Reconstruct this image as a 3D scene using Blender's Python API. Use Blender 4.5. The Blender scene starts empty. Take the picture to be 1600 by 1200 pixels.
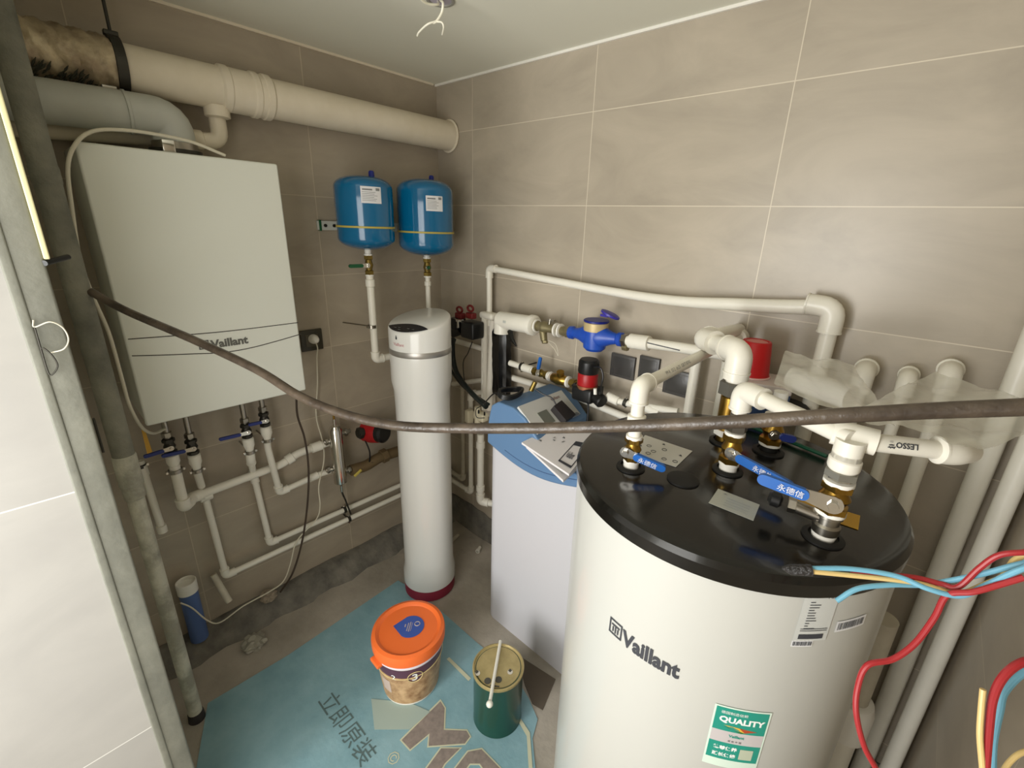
import bpy, bmesh, math, random
import numpy as np
from mathutils import Vector as V, Matrix
random.seed(7)
PI = math.pi
sc = bpy.context.scene
COL = sc.collection
# ------------------------------------------------------------------ camera
CF, CYAW, CPITCH, CROLL, CPX, CPY = 704.98, .719, .3246, .0395, 26.28, -11.23
CAMP = V((1.84419, -1.4138, 1.61232))
fw = V((-math.sin(CYAW)*math.cos(CPITCH), math.cos(CYAW)*math.cos(CPITCH), -math.sin(CPITCH)))
_r = fw.cross(V((0, 0, 1))).normalized(); _u = _r.cross(fw)
cr = _r*math.cos(CROLL)+_u*math.sin(CROLL); cu = -_r*math.sin(CROLL)+_u*math.cos(CROLL)
cam_d = bpy.data.cameras.new('camera'); cam = bpy.data.objects.new('camera', cam_d); COL.objects.link(cam)
cam_d.sensor_width = 36; cam_d.lens = CF/1600*36; cam_d.clip_start = .02
cam_d.shift_x = -CPX/1600; cam_d.shift_y = CPY/1600
m = Matrix((cr, cu, -fw)).transposed().to_4x4(); m.translation = CAMP; cam.matrix_world = m
sc.camera = cam
# ------------------------------------------------------------------ light
w = bpy.data.worlds.new('world'); sc.world = w; w.use_nodes = True
w.node_tree.nodes['Background'].inputs[0].default_value = (1.0, .995, .975, 1)
w.node_tree.nodes['Background'].inputs[1].default_value = .5
def area(name, loc, target, sx, sy, power, col=(1, 1, 1)):
    l = bpy.data.lights.new(name, 'AREA'); l.shape = 'RECTANGLE'; l.size = sx; l.size_y = sy; l.energy = power; l.color = col
    o = bpy.data.objects.new(name, l); COL.objects.link(o); o.location = loc
    o.rotation_euler = (V(target)-V(loc)).to_track_quat('-Z', 'Y').to_euler(); return o
area('daylight_window', (1.08, -3.2, 1.0), (1.0, 0, 1.2), .5, 1.5, 40, (1, .995, .97))
area('corridor_fill', (1.42, -1.95, 1.25), (.2, -.3, 1.3), .9, 1.3, 17, (1, .99, .96))  # added ambient fill to lift the left wall and boiler, no real fixture
sc.view_settings.view_transform = 'Standard'; sc.view_settings.look = 'None'
sc.view_settings.exposure = 0.0; sc.view_settings.gamma = 1; sc.view_settings.use_curve_mapping = False
sc.cycles.use_denoising = True
sc.cycles.max_bounces = 10; sc.cycles.diffuse_bounces = 6; sc.cycles.transparent_max_bounces = 12

# ------------------------------------------------------------------ materials
def s2l(c): return tuple(((x/255)/12.92 if x/255 <= .04045 else ((x/255+.055)/1.055)**2.4) for x in c)
MATS = {}
def mat(name, rgb, rough=.5, metal=0, noise=0, nscale=8, rgb2=None, bump=0, bscale=60, coat=0, trans=0, alpha=1, spec=.5, ior=1.45):
    if name in MATS: return MATS[name]
    m = bpy.data.materials.new(name); m.use_nodes = True; nt = m.node_tree; b = nt.nodes['Principled BSDF']
    c = s2l(rgb)+(1,)
    b.inputs['Base Color'].default_value = c; b.inputs['Roughness'].default_value = rough; b.inputs['Metallic'].default_value = metal
    b.inputs['Coat Weight'].default_value = coat; b.inputs['Coat Roughness'].default_value = .08
    b.inputs['Transmission Weight'].default_value = trans; b.inputs['Alpha'].default_value = alpha; b.inputs['IOR'].default_value = ior
    b.inputs['Specular IOR Level'].default_value = spec
    tc = nt.nodes.new('ShaderNodeTexCoord')
    if noise:
        n = nt.nodes.new('ShaderNodeTexNoise'); n.inputs['Scale'].default_value = nscale; n.inputs['Detail'].default_value = 6; n.inputs['Roughness'].default_value = .6
        nt.links.new(tc.outputs['Object'], n.inputs['Vector'])
        r = nt.nodes.new('ShaderNodeValToRGB'); r.color_ramp.elements[0].position = .5-noise; r.color_ramp.elements[1].position = .5+noise
        r.color_ramp.elements[0].color = c; r.color_ramp.elements[1].color = s2l(rgb2)+(1,)
        nt.links.new(n.outputs['Fac'], r.inputs['Fac']); nt.links.new(r.outputs['Color'], b.inputs['Base Color'])
    if bump:
        n2 = nt.nodes.new('ShaderNodeTexNoise'); n2.inputs['Scale'].default_value = bscale; n2.inputs['Detail'].default_value = 4
        nt.links.new(tc.outputs['Object'], n2.inputs['Vector'])
        bp = nt.nodes.new('ShaderNodeBump'); bp.inputs['Strength'].default_value = bump; bp.inputs['Distance'].default_value = .01
        nt.links.new(n2.outputs['Fac'], bp.inputs['Height']); nt.links.new(bp.outputs['Normal'], b.inputs['Normal'])
    MATS[name] = m; return m
def tile_mat(name, ax, u0, du, z0, dz, c1, c2, cg, rough=.35):
    m = bpy.data.materials.new(name); m.use_nodes = True; nt = m.node_tree; b = nt.nodes['Principled BSDF']; N = nt.nodes.new; L = nt.links.new
    tc = N('ShaderNodeTexCoord'); sp = N('ShaderNodeSeparateXYZ'); L(tc.outputs['Object'], sp.inputs[0])
    def M(op, a, bb=None):
        n = N('ShaderNodeMath'); n.operation = op
        for i, v in enumerate((a, bb)):
            if v is None: continue
            if isinstance(v, (int, float)): n.inputs[i].default_value = v
            else: L(v, n.inputs[i])
        return n.outputs[0]
    def cell(o, o0, d):
        return M('DIVIDE', M('SUBTRACT', o, o0), d)
    cu_, cz_ = cell(sp.outputs[ax], u0, du), cell(sp.outputs[2], z0, dz)
    def edge(c, d):
        f = M('FRACT', c); return M('MULTIPLY', M('MINIMUM', f, M('SUBTRACT', 1.0, f)), d)
    e = M('MINIMUM', edge(cu_, du), edge(cz_, dz)); g = M('LESS_THAN', e, .0013)
    off = N('ShaderNodeCombineXYZ'); L(M('FLOOR', cu_), off.inputs[0]); L(M('FLOOR', cz_), off.inputs[1])
    sc_ = N('ShaderNodeVectorMath'); sc_.operation = 'MULTIPLY_ADD'; L(off.outputs[0], sc_.inputs[0]); sc_.inputs[1].default_value = (7.3, 3.1, 5.7); L(tc.outputs['Object'], sc_.inputs[2])
    mp = N('ShaderNodeMapping'); L(sc_.outputs[0], mp.inputs[0]); mp.inputs['Scale'].default_value = (1, 1, 2.2)
    n = N('ShaderNodeTexNoise'); n.inputs['Scale'].default_value = 2.6; n.inputs['Detail'].default_value = 7; n.inputs['Roughness'].default_value = .6; n.inputs['Distortion'].default_value = .8; L(mp.outputs[0], n.inputs['Vector'])
    r = N('ShaderNodeValToRGB'); r.color_ramp.elements[0].position = .3; r.color_ramp.elements[1].position = .7
    r.color_ramp.elements[0].color = s2l(c1)+(1,); r.color_ramp.elements[1].color = s2l(c2)+(1,); L(n.outputs['Fac'], r.inputs['Fac'])
    mx = N('ShaderNodeMix'); mx.data_type = 'RGBA'; L(g, mx.inputs[0]); L(r.outputs[0], mx.inputs[6]); mx.inputs[7].default_value = s2l(cg)+(1,)
    L(mx.outputs[2], b.inputs['Base Color']); b.inputs['Roughness'].default_value = rough
    bp = N('ShaderNodeBump'); bp.inputs['Strength'].default_value = .3; bp.inputs['Distance'].default_value = .002; L(M('MINIMUM', e, .003), bp.inputs['Height'])
    return m
TB = tile_mat('tile_back', 0, .238, .609, 1.98, .2955, (160, 150, 134), (182, 171, 153), (206, 196, 176))
TL = tile_mat('tile_left', 1, -.5836, .6, 1.98, .2955, (156, 145, 128), (176, 164, 145), (192, 180, 158))
TW = tile_mat('tile_entry', 1, -2.62, .6, 1.113, .62, (166, 164, 160), (178, 176, 171), (224, 223, 218))
white = mat('white_plastic', (232, 229, 220), .32)
pipew = mat('white_pipe', (226, 222, 208), .33, noise=.3, nscale=14, rgb2=(234, 230, 218))
dustw = mat('dusty_white_pipe', (176, 168, 150), .5, noise=.25, nscale=12, rgb2=(205, 198, 180))
grim = mat('grimy_pipe', (96, 96, 86), .75, noise=.2, nscale=9, rgb2=(140, 138, 124), bump=.4, bscale=70)
cream = mat('cream_drain_pipe', (214, 203, 180), .4, noise=.2, nscale=10, rgb2=(224, 214, 194))
flue_m = mat('pale_grey_flue', (176, 178, 170), .45, noise=.25, nscale=11, rgb2=(190, 190, 180))
enamel = mat('boiler_enamel', (222, 224, 214), .28)
enamel2 = mat('tank_enamel', (190, 190, 184), .3, coat=.3)
seam_m = mat('dark_seam', (70, 66, 60), .7)
black = mat('black_plastic', (22, 22, 22), .35)
lidm = mat('black_lid', (12, 11, 9), .22, coat=.3, bump=.02, bscale=60)
rubber = mat('black_rubber', (18, 17, 15), .6)
brass = mat('brass', (176, 142, 66), .3, 1, noise=.3, nscale=30, rgb2=(150, 116, 52))
olive = mat('dull_brass', (138, 118, 62), .4, .9)
chrome = mat('chrome', (215, 212, 205), .14, 1)
steel = mat('steel', (165, 160, 150), .3, 1)
dsteel = mat('dark_steel', (70, 68, 62), .45, .8)
blueh = mat('blue_handle', (28, 92, 170), .35)
navyh = mat('navy_handle', (38, 52, 118), .45)
greenh = mat('green_handle', (24, 86, 52), .45)
tankb = mat('blue_tank_paint', (4, 100, 146), .13, coat=.6)
deepb = mat('deep_blue_plastic', (24, 34, 120), .4)
yell = mat('yellow', (190, 172, 82), .5)
tagy = mat('yellow_tag', (205, 158, 58), .6)
labelw = mat('label_white', (226, 226, 228), .5)
labelg = mat('label_grey', (190, 192, 184), .4)
ink = mat('ink', (58, 60, 66), .6)
inkg = mat('ink_grey', (130, 132, 132), .6)
metb = mat('meter_blue', (26, 66, 168), .35, noise=.25, nscale=30, rgb2=(40, 84, 176))
redm = mat('red_paint', (158, 22, 26), .4)
redd = mat('dark_red', (104, 22, 22), .5)
redcup = mat('red_cup_plastic', (186, 20, 24), .35)
softb = mat('blue_grey_plastic', (92, 124, 160), .42)
softw = mat('softener_body', (196, 195, 199), .45)
panelw = mat('panel_pale', (200, 200, 196), .5)
maroon = mat('maroon_plastic', (128, 30, 52), .5)
orange = mat('orange_plastic', (236, 112, 50), .4)
goldl = mat('gold_lid', (168, 152, 104), .38, .35, noise=.15, nscale=18, rgb2=(190, 172, 122))
canm = mat('green_can', (20, 66, 54), .28, coat=.3)
tube_m = mat('grimy_conduit', (44, 36, 30), .3, noise=.22, nscale=14, rgb2=(96, 84, 71), bump=.2, bscale=90)
boardm = mat('blue_board', (112, 150, 160), .6, noise=.28, nscale=7, rgb2=(142, 176, 184), bump=.15, bscale=50)
ink_br = mat('board_print', (122, 112, 106), .6, noise=.2, nscale=60, rgb2=(146, 134, 126))
ink_cr = mat('board_outline', (196, 196, 168), .6)
paper = mat('paper', (220, 216, 216), .7)
film = mat('clear_film', (215, 213, 202), .22, trans=.0, alpha=.6, bump=.3, bscale=14)
film2 = mat('thin_clear_film', (235, 235, 230), .12, alpha=.05, bump=.5, bscale=30)
concrete = mat('concrete', (136, 130, 118), .5, noise=.22, nscale=3.2, rgb2=(182, 173, 160), bump=.25, bscale=40)
kerbm = mat('dusty_mortar', (84, 82, 76), .95, noise=.2, nscale=11, rgb2=(132, 127, 116), bump=.6, bscale=30)
ceilm = mat('ceiling_paint', (228, 227, 212), .65)
framem = mat('frame_grey', (108, 109, 100), .55, noise=.25, nscale=9, rgb2=(138, 138, 126), bump=.15, bscale=50)
cordw = mat('white_cord', (206, 200, 180), .5)
cordb = mat('brown_cord', (66, 54, 44), .5)
w_red = mat('wire_red', (158, 38, 42), .4); w_blue = mat('wire_blue', (110, 168, 192), .4); w_yel = mat('wire_yellow', (214, 186, 124), .4)
teal = mat('teal_sticker', (36, 146, 128), .4)
foil = mat('dirty_foil', (150, 132, 110), .4, .3, noise=.16, nscale=13, rgb2=(212, 196, 164), bump=1, bscale=18)
soot = mat('soot', (58, 58, 46), .9)
bluewhite = mat('can_blue', (84, 108, 158), .5)
card = mat('brown_card', (92, 82, 70), .9)
bucketl = mat('bucket_print', (142, 104, 68), .4, noise=.16, nscale=26, rgb2=(206, 172, 130))
purple = mat('bucket_purple', (88, 56, 74), .4)
lcd = mat('lcd', (110, 114, 104), .3)

# ------------------------------------------------------------------ helpers
def ray(x, y): return fw + cr*((x-800-CPX)/CF) - cu*((y-600-CPY)/CF)
def _on(x, y, a, v): d = ray(x, y); return CAMP + d*((v-CAMP[a])/d[a])
def at_x(x, y, v): return _on(x, y, 0, v)
def at_y(x, y, v): return _on(x, y, 1, v)
def at_z(x, y, v): return _on(x, y, 2, v)
def at_d(x, y, t): return CAMP + ray(x, y)*t

def fillet(pts, rad, n=6):
    pts = [V(p) for p in pts]
    if rad <= 0 or len(pts) < 3: return pts
    out = [pts[0]]
    for a, b, c in zip(pts, pts[1:], pts[2:]):
        d1, d2 = (a-b), (c-b); l = min(rad, d1.length*.49, d2.length*.49)
        p, q = b+d1.normalized()*l, b+d2.normalized()*l
        for i in range(n+1):
            t = i/n; out.append(p*(1-t)**2 + b*2*t*(1-t) + q*t*t)
    out.append(pts[-1]); return out
def spline(pts, n=8):
    pts = [V(p) for p in pts]; P = [pts[0]*2-pts[1]]+pts+[pts[-1]*2-pts[-2]]; out = []
    for i in range(1, len(P)-2):
        a, b, c, d = P[i-1:i+3]
        for k in range(n):
            t = k/n; out.append(.5*((2*b)+(c-a)*t+(2*a-5*b+4*c-d)*t*t+(3*b-a-3*c+d)*t**3))
    out.append(pts[-1]); return out
def basis(d):
    d = d.normalized(); a = V((0, 0, 1)) if abs(d.z) < .9 else V((1, 0, 0))
    u = d.cross(a).normalized(); return u, d.cross(u).normalized()
class MB:
    def __init__(s): s.v = []; s.f = []; s.m = []; s.cur = 0
    def add(s, vs, fs):
        o = len(s.v); s.v += [tuple(x) for x in vs]; s.f += [tuple(i+o for i in f) for f in fs]; s.m += [s.cur]*len(fs); return s
    def box(s, c, size, rot=None, b=0):
        bm = bmesh.new(); bmesh.ops.create_cube(bm, size=1); bmesh.ops.scale(bm, vec=size, verts=bm.verts)
        if b: bmesh.ops.bevel(bm, geom=bm.edges[:], offset=b, segments=3, affect='EDGES', profile=.5)
        if rot is not None: bmesh.ops.transform(bm, matrix=rot.to_4x4(), verts=bm.verts)
        bmesh.ops.translate(bm, vec=c, verts=bm.verts); bm.verts.index_update()
        s.add([v.co.copy() for v in bm.verts], [[v.index for v in f.verts] for f in bm.faces]); bm.free(); return s
    def tube(s, path, r, seg=14, rad=0, cap=True):
        path = fillet(path, rad); path = [p for i, p in enumerate(path) if i == 0 or (p-path[i-1]).length > 1e-6]
        n = len(path); rs = r if hasattr(r, '__len__') else [r]*n
        d = (path[1]-path[0]).normalized(); u, w_ = basis(d); vs = []; fs = []
        for i, p in enumerate(path):
            nd = (path[min(i+1, n-1)]-path[max(i-1, 0)]).normalized()
            q = d.rotation_difference(nd); u = q @ u; w_ = q @ w_; d = nd
            for k in range(seg):
                a = 2*PI*k/seg; vs.append(p+(u*math.cos(a)+w_*math.sin(a))*rs[i])
        for i in range(n-1):
            for k in range(seg):
                k2 = (k+1) % seg; fs.append((i*seg+k, i*seg+k2, (i+1)*seg+k2, (i+1)*seg+k))
        if cap: fs.append(tuple(range(seg))[::-1]); fs.append(tuple((n-1)*seg+k for k in range(seg)))
        return s.add(vs, fs)
    def cyl(s, a, b, r, r2=None, seg=20): return s.tube([V(a), V(b)], [r, r if r2 is None else r2], seg)
    def lathe(s, prof, o=(0, 0, 0), axis=(0, 0, 1), seg=32, cap=True):
        o = V(o); d = V(axis).normalized(); u, w_ = basis(d); vs = []; fs = []
        for r, h in prof:
            for k in range(seg):
                a = 2*PI*k/seg; vs.append(o+d*h+(u*math.cos(a)+w_*math.sin(a))*max(r, 1e-5))
        for i in range(len(prof)-1):
            for k in range(seg):
                k2 = (k+1) % seg; fs.append((i*seg+k, i*seg+k2, (i+1)*seg+k2, (i+1)*seg+k))
        if cap: fs.append(tuple(range(seg))[::-1]); fs.append(tuple((len(prof)-1)*seg+k for k in range(seg)))
        return s.add(vs, fs)
    def prism(s, poly, vec):
        poly = [V(p) for p in poly]; vec = V(vec); n = len(poly)
        vs = poly+[p+vec for p in poly]; fs = [tuple(range(n))[::-1], tuple(range(n, 2*n))]+[(i, (i+1) % n, n+(i+1) % n, n+i) for i in range(n)]
        return s.add(vs, fs)
    def hexn(s, c, axis, r, h): return s.lathe([(r*.93, -h/2), (r, -h/2+.001), (r, h/2-.001), (r*.93, h/2)], c, axis, 6)
    def sphere(s, c, r, sz=1):
        return s.lathe([(r*math.sin(PI*i/10), -r*sz*math.cos(PI*i/10)) for i in range(11)], c, (0, 0, 1), 18, False)
    def build(s, name, m, parent=None, smooth=True, label=None, angle=35):
        me = bpy.data.meshes.new(name); me.from_pydata(s.v, [], s.f); me.validate()
        for x in (m if isinstance(m, (list, tuple)) else [m]): me.materials.append(x)
        if isinstance(m, (list, tuple)):
            for p, i in zip(me.polygons, s.m): p.material_index = i
        bm = bmesh.new(); bm.from_mesh(me); bmesh.ops.recalc_face_normals(bm, faces=bm.faces); bm.to_mesh(me); bm.free()
        if smooth:
            for p in me.polygons: p.use_smooth = True
            me.set_sharp_from_angle(angle=math.radians(angle))
        o = bpy.data.objects.new(name, me); COL.objects.link(o)
        if parent is not None:
            o.parent = parent; o.matrix_parent_inverse = PW[parent.name].inverted()
        PW[o.name] = PW[parent.name] if parent is not None and False else Matrix.Identity(4)
        if label: o['label'] = label
        return o
PW = {}
def thing(name, label, cat, loc, group=None):
    o = bpy.data.objects.new(name, None); COL.objects.link(o); o.location = loc; o.empty_display_size = .05
    PW[o.name] = Matrix.Translation(V(loc)); o['label'] = label; o['category'] = cat
    if group: o['group'] = group
    return o
def tag(o, label, cat, group=None):
    o['label'] = label; o['category'] = cat
    if group: o['group'] = group
    return o
def struct(o): o['kind'] = 'structure'; return o
def text(body, size, fn, name, m, parent, ex=.0006, align='LEFT', bold=0.0, shear=0, sx=1.0):
    c = bpy.data.curves.new('t', 'FONT'); c.body = body; c.size = size; c.align_x = align; c.extrude = 0; c.offset = bold; c.shear = shear; c.resolution_u = 2
    t = bpy.data.objects.new('t', c); COL.objects.link(t); bpy.context.view_layer.update()
    me = bpy.data.meshes.new_from_object(t.evaluated_get(bpy.context.evaluated_depsgraph_get()))
    b = MB(); vs = [fn(v.co.x*sx, v.co.y) for v in me.vertices]; b.add(vs, [tuple(p.vertices) for p in me.polygons])
    bpy.data.objects.remove(t); bpy.data.curves.remove(c); bpy.data.meshes.remove(me)
    return b.build(name, m, parent, smooth=False) if b.v else None
def planef(o, u, v_, n, h=.0012):
    o, u, v_, n = V(o), V(u).normalized(), V(v_).normalized(), V(n).normalized()
    return lambda x, y: o+u*x+v_*y+n*h
def rectf(fn, x0, y0, x1, y1, nx=1):
    vs = []; fs = []
    for i in range(nx+1):
        x = x0+(x1-x0)*i/nx; vs += [fn(x, y0), fn(x, y1)]
    for i in range(nx): fs.append((2*i, 2*i+2, 2*i+3, 2*i+1))
    return vs, fs

def pipe_run(name, label, pts, r, cat='pipe', er=1.32, ml=1.9, m=None, collars=(), group=None, mitre=True, ends=True, bend=1.0, ep=None):
    """white fusion pipe with a fatter elbow at every corner; collars = list of (point, direction, length)"""
    m = m or pipew; pts = [V(p) for p in pts]
    t = thing(name, label, cat, pts[0], group)
    MB().tube(pts, r, 16, r*1.3).build('pipe', m, t)
    for a, b, c in zip(pts, pts[1:], pts[2:]):
        d1, d2 = (a-b).normalized(), (c-b).normalized()
        if d1.angle(d2) > math.radians(155): continue
        L = r*er*ml
        q = MB().tube([b+d1*L, b, b+d2*L], r*er, 18, r*er*bend)
        q.cyl(b+d1*L, b+d1*(L+.004), r*er*1.06).cyl(b+d2*L, b+d2*(L+.004), r*er*1.06)
        q.build('elbow', ep or m, t)
    for p, d, L in collars:
        p, d = V(p), V(d).normalized()
        MB().lathe([(r*1.05, -L/2), (r*er, -L/2+.002), (r*er, L/2-.002), (r*1.05, L/2)], p, d, 20).build('coupling', m, t)
    return t

# ------------------------------------------------------------------ room
H = 2.178
def slab(name, lo, hi, m, b=0):
    lo, hi = V(lo), V(hi); return struct(MB().box((lo+hi)/2, hi-lo).build(name, m, smooth=False))
slab('floor', (-.1, -3.6, -.1), (2.3, .1, 0), concrete)
slab('ceiling', (-.1, -3.6, H), (2.3, .1, H+.1), ceilm)
slab('wall_left', (-.1, -1.5, 0), (0, .1, H), TL)
slab('wall_back', (0, 0, 0), (2.1, .1, H), TB)
slab('wall_right', (2.1, -3.6, 0), (2.2, .1, H), TL)
slab('wall_front', (0, -1.5, 0), (.735, -1.385, H), ceilm)
slab('wall_entry', (.65, -3.6, 0), (.75, -1.424, H), TW)
# thin silicone line where ceiling meets tile
struct(MB().box((1.05, -.004, H-.004), (2.1, .008, .008)).build('trim_1', white))
struct(MB().box((.004, -.7, H-.004), (.008, 1.36, .008)).build('trim_2', cream))
# rough mortar kerbs
def kerb(name, p0, p1, inward, h, wd, seed):
    rnd = random.Random(seed); n = 46; b = MB(); vs = []; p0, p1, inward = V(p0), V(p1), V(inward)
    prof = [(0, 1), (.25, 1.0), (.55, .72), (.8, .35), (1, 0)]; ph = rnd.random()*9
    for i in range(n+1):
        p = p0.lerp(p1, i/n)
        for a, z in prof:
            j = 1+.08*math.sin(i*.9+ph+a*3)+.08*(rnd.random()-.5)
            vs.append(p+inward*(wd*a*j)+V((0, 0, max(0, h*z*(1+.05*math.sin(i*.55+ph)+.06*(rnd.random()-.5))))))
    k = len(prof); fs = [(i*k+a, (i+1)*k+a, (i+1)*k+a+1, i*k+a+1) for i in range(n) for a in range(k-1)]
    b.add(vs, fs); return struct(b.build(name, kerbm, angle=60))
kerb('baseboard_left', (0, -1.38, 0), (0, 0, 0), (1, 0, 0), .062, .12, 3)
kerb('baseboard_back', (0, 0, 0), (2.1, 0, 0), (0, -1, 0), .135, .035, 5)
# door frame at the left edge of the view
t = thing('door_1', 'grimy grey metal door frame post beside the white entry wall', 'door frame', (.72, -1.4, 0)); t['kind'] = 'structure'
del t['category'], t['label']
MB().box((.742, -1.398, H/2), (.03, .044, H), b=.004).build('jamb', framem, t)
MB().box((.752, -1.418, H/2), (.016, .014, H), b=.003).build('jamb_bead', framem, t)
MB().box((.754, -1.3725, 1.70), (.012, .0075, .34), b=.002).build('lit_gap_strip', mat('lit_gap_yellow', (222, 216, 170), .7), t)  # pale yellow colour stands in for the lit wall seen through a gap
MB().cyl((.758, -1.377, 1.524), (.715, -1.345, 1.53), .0045).build('bolt', black, t)
MB().box((.72, -1.372, 1.20), (.012, .004, .07), b=.001).build('latch', dsteel, t)
# wire loops hooked on the frame
o = MB().tube(spline([at_x(52, 500, .762), at_x(54, 511, .764), at_x(78, 503, .775), at_x(98, 512, .775), at_x(107, 530, .775), at_x(100, 545, .775), at_x(80, 551, .764)]), .0011, 8).build('wire_loop', cordw); tag(o, 'pale bent wire loop hooked on the grey door frame', 'wire')
o = MB().tube(spline([at_x(54, 511, .764), at_x(64, 545, .764), at_x(76, 583, .764), at_x(84, 583, .766), at_x(90, 571, .768), at_x(82, 556, .768), at_x(70, 545, .766), at_x(65, 544, .764)]), .0013, 8).build('wire_loop', dsteel); tag(o, 'dark wire hook hanging below the pale loop on the door frame', 'wire')

# ------------------------------------------------------------------ big drain pipe, hanger, branch
DX, DZ, DR = .092, 1.968, .0585
t = thing('drain_pipe', 'large cream plastic drain pipe running under the ceiling along the left wall', 'pipe', (DX, 0, DZ))
MB().cyl((DX, -1.38, DZ), (DX, -.001, DZ), DR, seg=36).build('pipe', cream, t)
def ring(y, rr, L): return [(DR, y-L/2), (rr, y-L/2+.003), (rr, y+L/2-.003), (DR, y+L/2)]
q = MB(); q.lathe([(DR, -.885), (DR+.006, -.88), (DR+.006, -.862), (DR+.003, -.858), (DR+.003, -.83), (DR+.003, -.80), (DR+.007, -.795), (DR+.007, -.782), (DR+.003, -.778), (DR+.003, -.765), (DR+.007, -.762), (DR+.007, -.745), (DR, -.738)], (DX, 0, DZ), (0, 1, 0), 36)
q.build('coupling', cream, t)
MB().lathe([(DR, -.012), (DR+.008, -.010), (DR+.004, -.002), (DR, 0)], (DX, 0, DZ), (0, 1, 0), 36).build('wall_collar', cream, t)
# crinkled foil wrap with soot
rnd = random.Random(2); vs = []; fs = []; n, k = 26, 40
for i in range(n+1):
    y = -1.38+i*(.255/n)
    for a in range(k):
        rr = DR+.004+.004*math.sin(i*1.7+a*.6)+.004*rnd.random(); an = 2*PI*a/k
        vs.append((DX+rr*math.cos(an), y, DZ+rr*math.sin(an)))
for i in range(n):
    for a in range(k): fs.append((i*k+a, i*k+(a+1) % k, (i+1)*k+(a+1) % k, (i+1)*k+a))
MB().add(vs, fs).build('foil_wrap', foil, t, angle=50)
q = MB()
for i in range(60):
    y = -1.33+.15*i/60+rnd.uniform(-.01, .01); a0 = -1.0+rnd.uniform(-.25, .25); L = rnd.uniform(.12, .38)
    p = [V((DX+(DR+.0125)*math.cos(a0+s*L), y+s*.012, DZ+(DR+.0125)*math.sin(a0+s*L))) for s in (0, .5, 1)]
    q.tube(p, [.0006, .0028, .0006], 5)
q.build('soot_streaks', soot, t)
b_ = at_x(335, 168, .08); by = -.897
MB().lathe([(.034, 0), (.034, .03), (.027, .033)], (DX, by, DZ-DR+.008), (0, 0, -1), 24).build('branch_socket', cream, t)
t = thing('branch_drain_pipe', 'thin cream plastic branch pipe with two bends below the large drain pipe', 'pipe', (DX-.01, by, 1.9))
zb = 1.822
MB().tube([(DX-.01, by, 1.906), (DX-.01, by, zb), (DX-.02, by-.06, zb-.004), (DX-.02, -1.375, 1.79)], .023, 18, .03).build('pipe', cream, t)
MB().lathe([(.023, 0), (.028, .003), (.028, .03), (.023, .033)], (DX-.018, by-.045, zb-.003), (0, -1, -.03), 20).build('coupling', cream, t)
MB().lathe([(.023, 0), (.028, .003), (.028, .03), (.023, .033)], (DX-.02, -1.28, 1.797), (0, -1, -.03), 20).build('coupling', cream, t)
t = thing('pipe_hanger', 'dark steel strap and rod holding up the foil wrapped drain pipe', 'hanger', (DX, -1.113, DZ))
MB().lathe([(DR+.001, -.011), (DR+.0115, -.011), (DR+.0115, .011), (DR+.001, .011)], (DX, -1.113, DZ), (0, 1, 0), 36, False).build('strap', dsteel, t)
MB().cyl((DX, -1.113, DZ+DR+.008), (DX, -1.113, H), .004).build('rod', dsteel, t)
q = MB().box((DX, -1.113, DZ+DR+.016), (.018, .03, .012), b=.002); q.build('clamp_ears', dsteel, t)

# ------------------------------------------------------------------ boiler + flue
BX, BY0, BY1, BZ0, BZ1 = .28, -1.2563, -.8129, 1.0318, 1.7574
t = thing('wall_boiler', 'tall white wall-hung gas boiler on the left wall', 'boiler', (0, (BY0+BY1)/2, BZ0))
yc, zc = (BY0+BY1)/2, (BZ0+BZ1)/2
MB().box((.13, yc, zc), (.26, BY1-BY0-.006, BZ1-BZ0-.004), b=.004).build('casing', enamel, t)
MB().box((.27, yc, zc), (.02, BY1-BY0, BZ1-BZ0), b=.006).build('front_panel', enamel, t)
def seam(pix):
    p = spline([at_x(x, y, .2802) for x, y in pix], 8); return MB().tube(p, .0014, 6)
seam([(200, 530), (280, 524), (360, 517), (466, 504)]).build('seam', seam_m, t)
seam([(206, 556), (250, 555), (300, 553), (345, 551), (385, 545), (425, 535), (470, 522)]).build('seam', seam_m, t)
LF = planef((.2805, -1.098, 1.229), (0, 1, 0), (0, 0, 1), (1, 0, 0), .001)
text('Vaillant', .033, lambda x, y: LF(x+.031, y), 'logo_text', mat('logo_grey', (98, 98, 92), .5), t, bold=.0013)
q = MB()
for x0, y0, x1, y1 in ((0, 0, .026, .003), (0, .023, .026, .026), (0, 0, .003, .026), (.023, 0, .026, .026), (.007, .006, .010, .016), (.012, .004, .015, .018), (.017, .006, .020, .016), (.006, .017, .020, .020)):
    q.add(*rectf(LF, x0, y0, x1, y1))
q.build('logo_emblem', MATS['logo_grey'], t, smooth=False)
MB().cyl((.14, -1.03, BZ1-.003), (.14, -1.03, BZ1+.018), .062, seg=32).build('flue_socket', dsteel, t)
t = thing('boiler_flue', 'thick pale grey flue pipe curving down into the top of the boiler', 'flue pipe', (.15, -1.03, BZ1))
MB().tube([(.15, -1.38, 1.846), (.15, -1.20, 1.852), (.145, -1.03, 1.856), (.14, -1.03, BZ1+.015)], .05, 32, .085).build('pipe', flue_m, t)
MB().lathe([(.05, -.004), (.053, -.003), (.053, .003), (.05, .004)], (.15, -1.125, 1.853), (0, 1, .03), 32).build('joint_rib', flue_m, t)
MB().lathe([(.0535, 0), (.0535, .02), (.05, .022)], (.14, -1.03, BZ1+.016), (0, 0, 1), 32).build('collar', steel, t)
MB().box((.15, -1.15, 1.905), (.016, .03, .008), b=.002).build('clip', steel, t)
MB().box((.2, -1.06, BZ1+.02), (.02, .03, .034), b=.003).build('clip', chrome, t)

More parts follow.
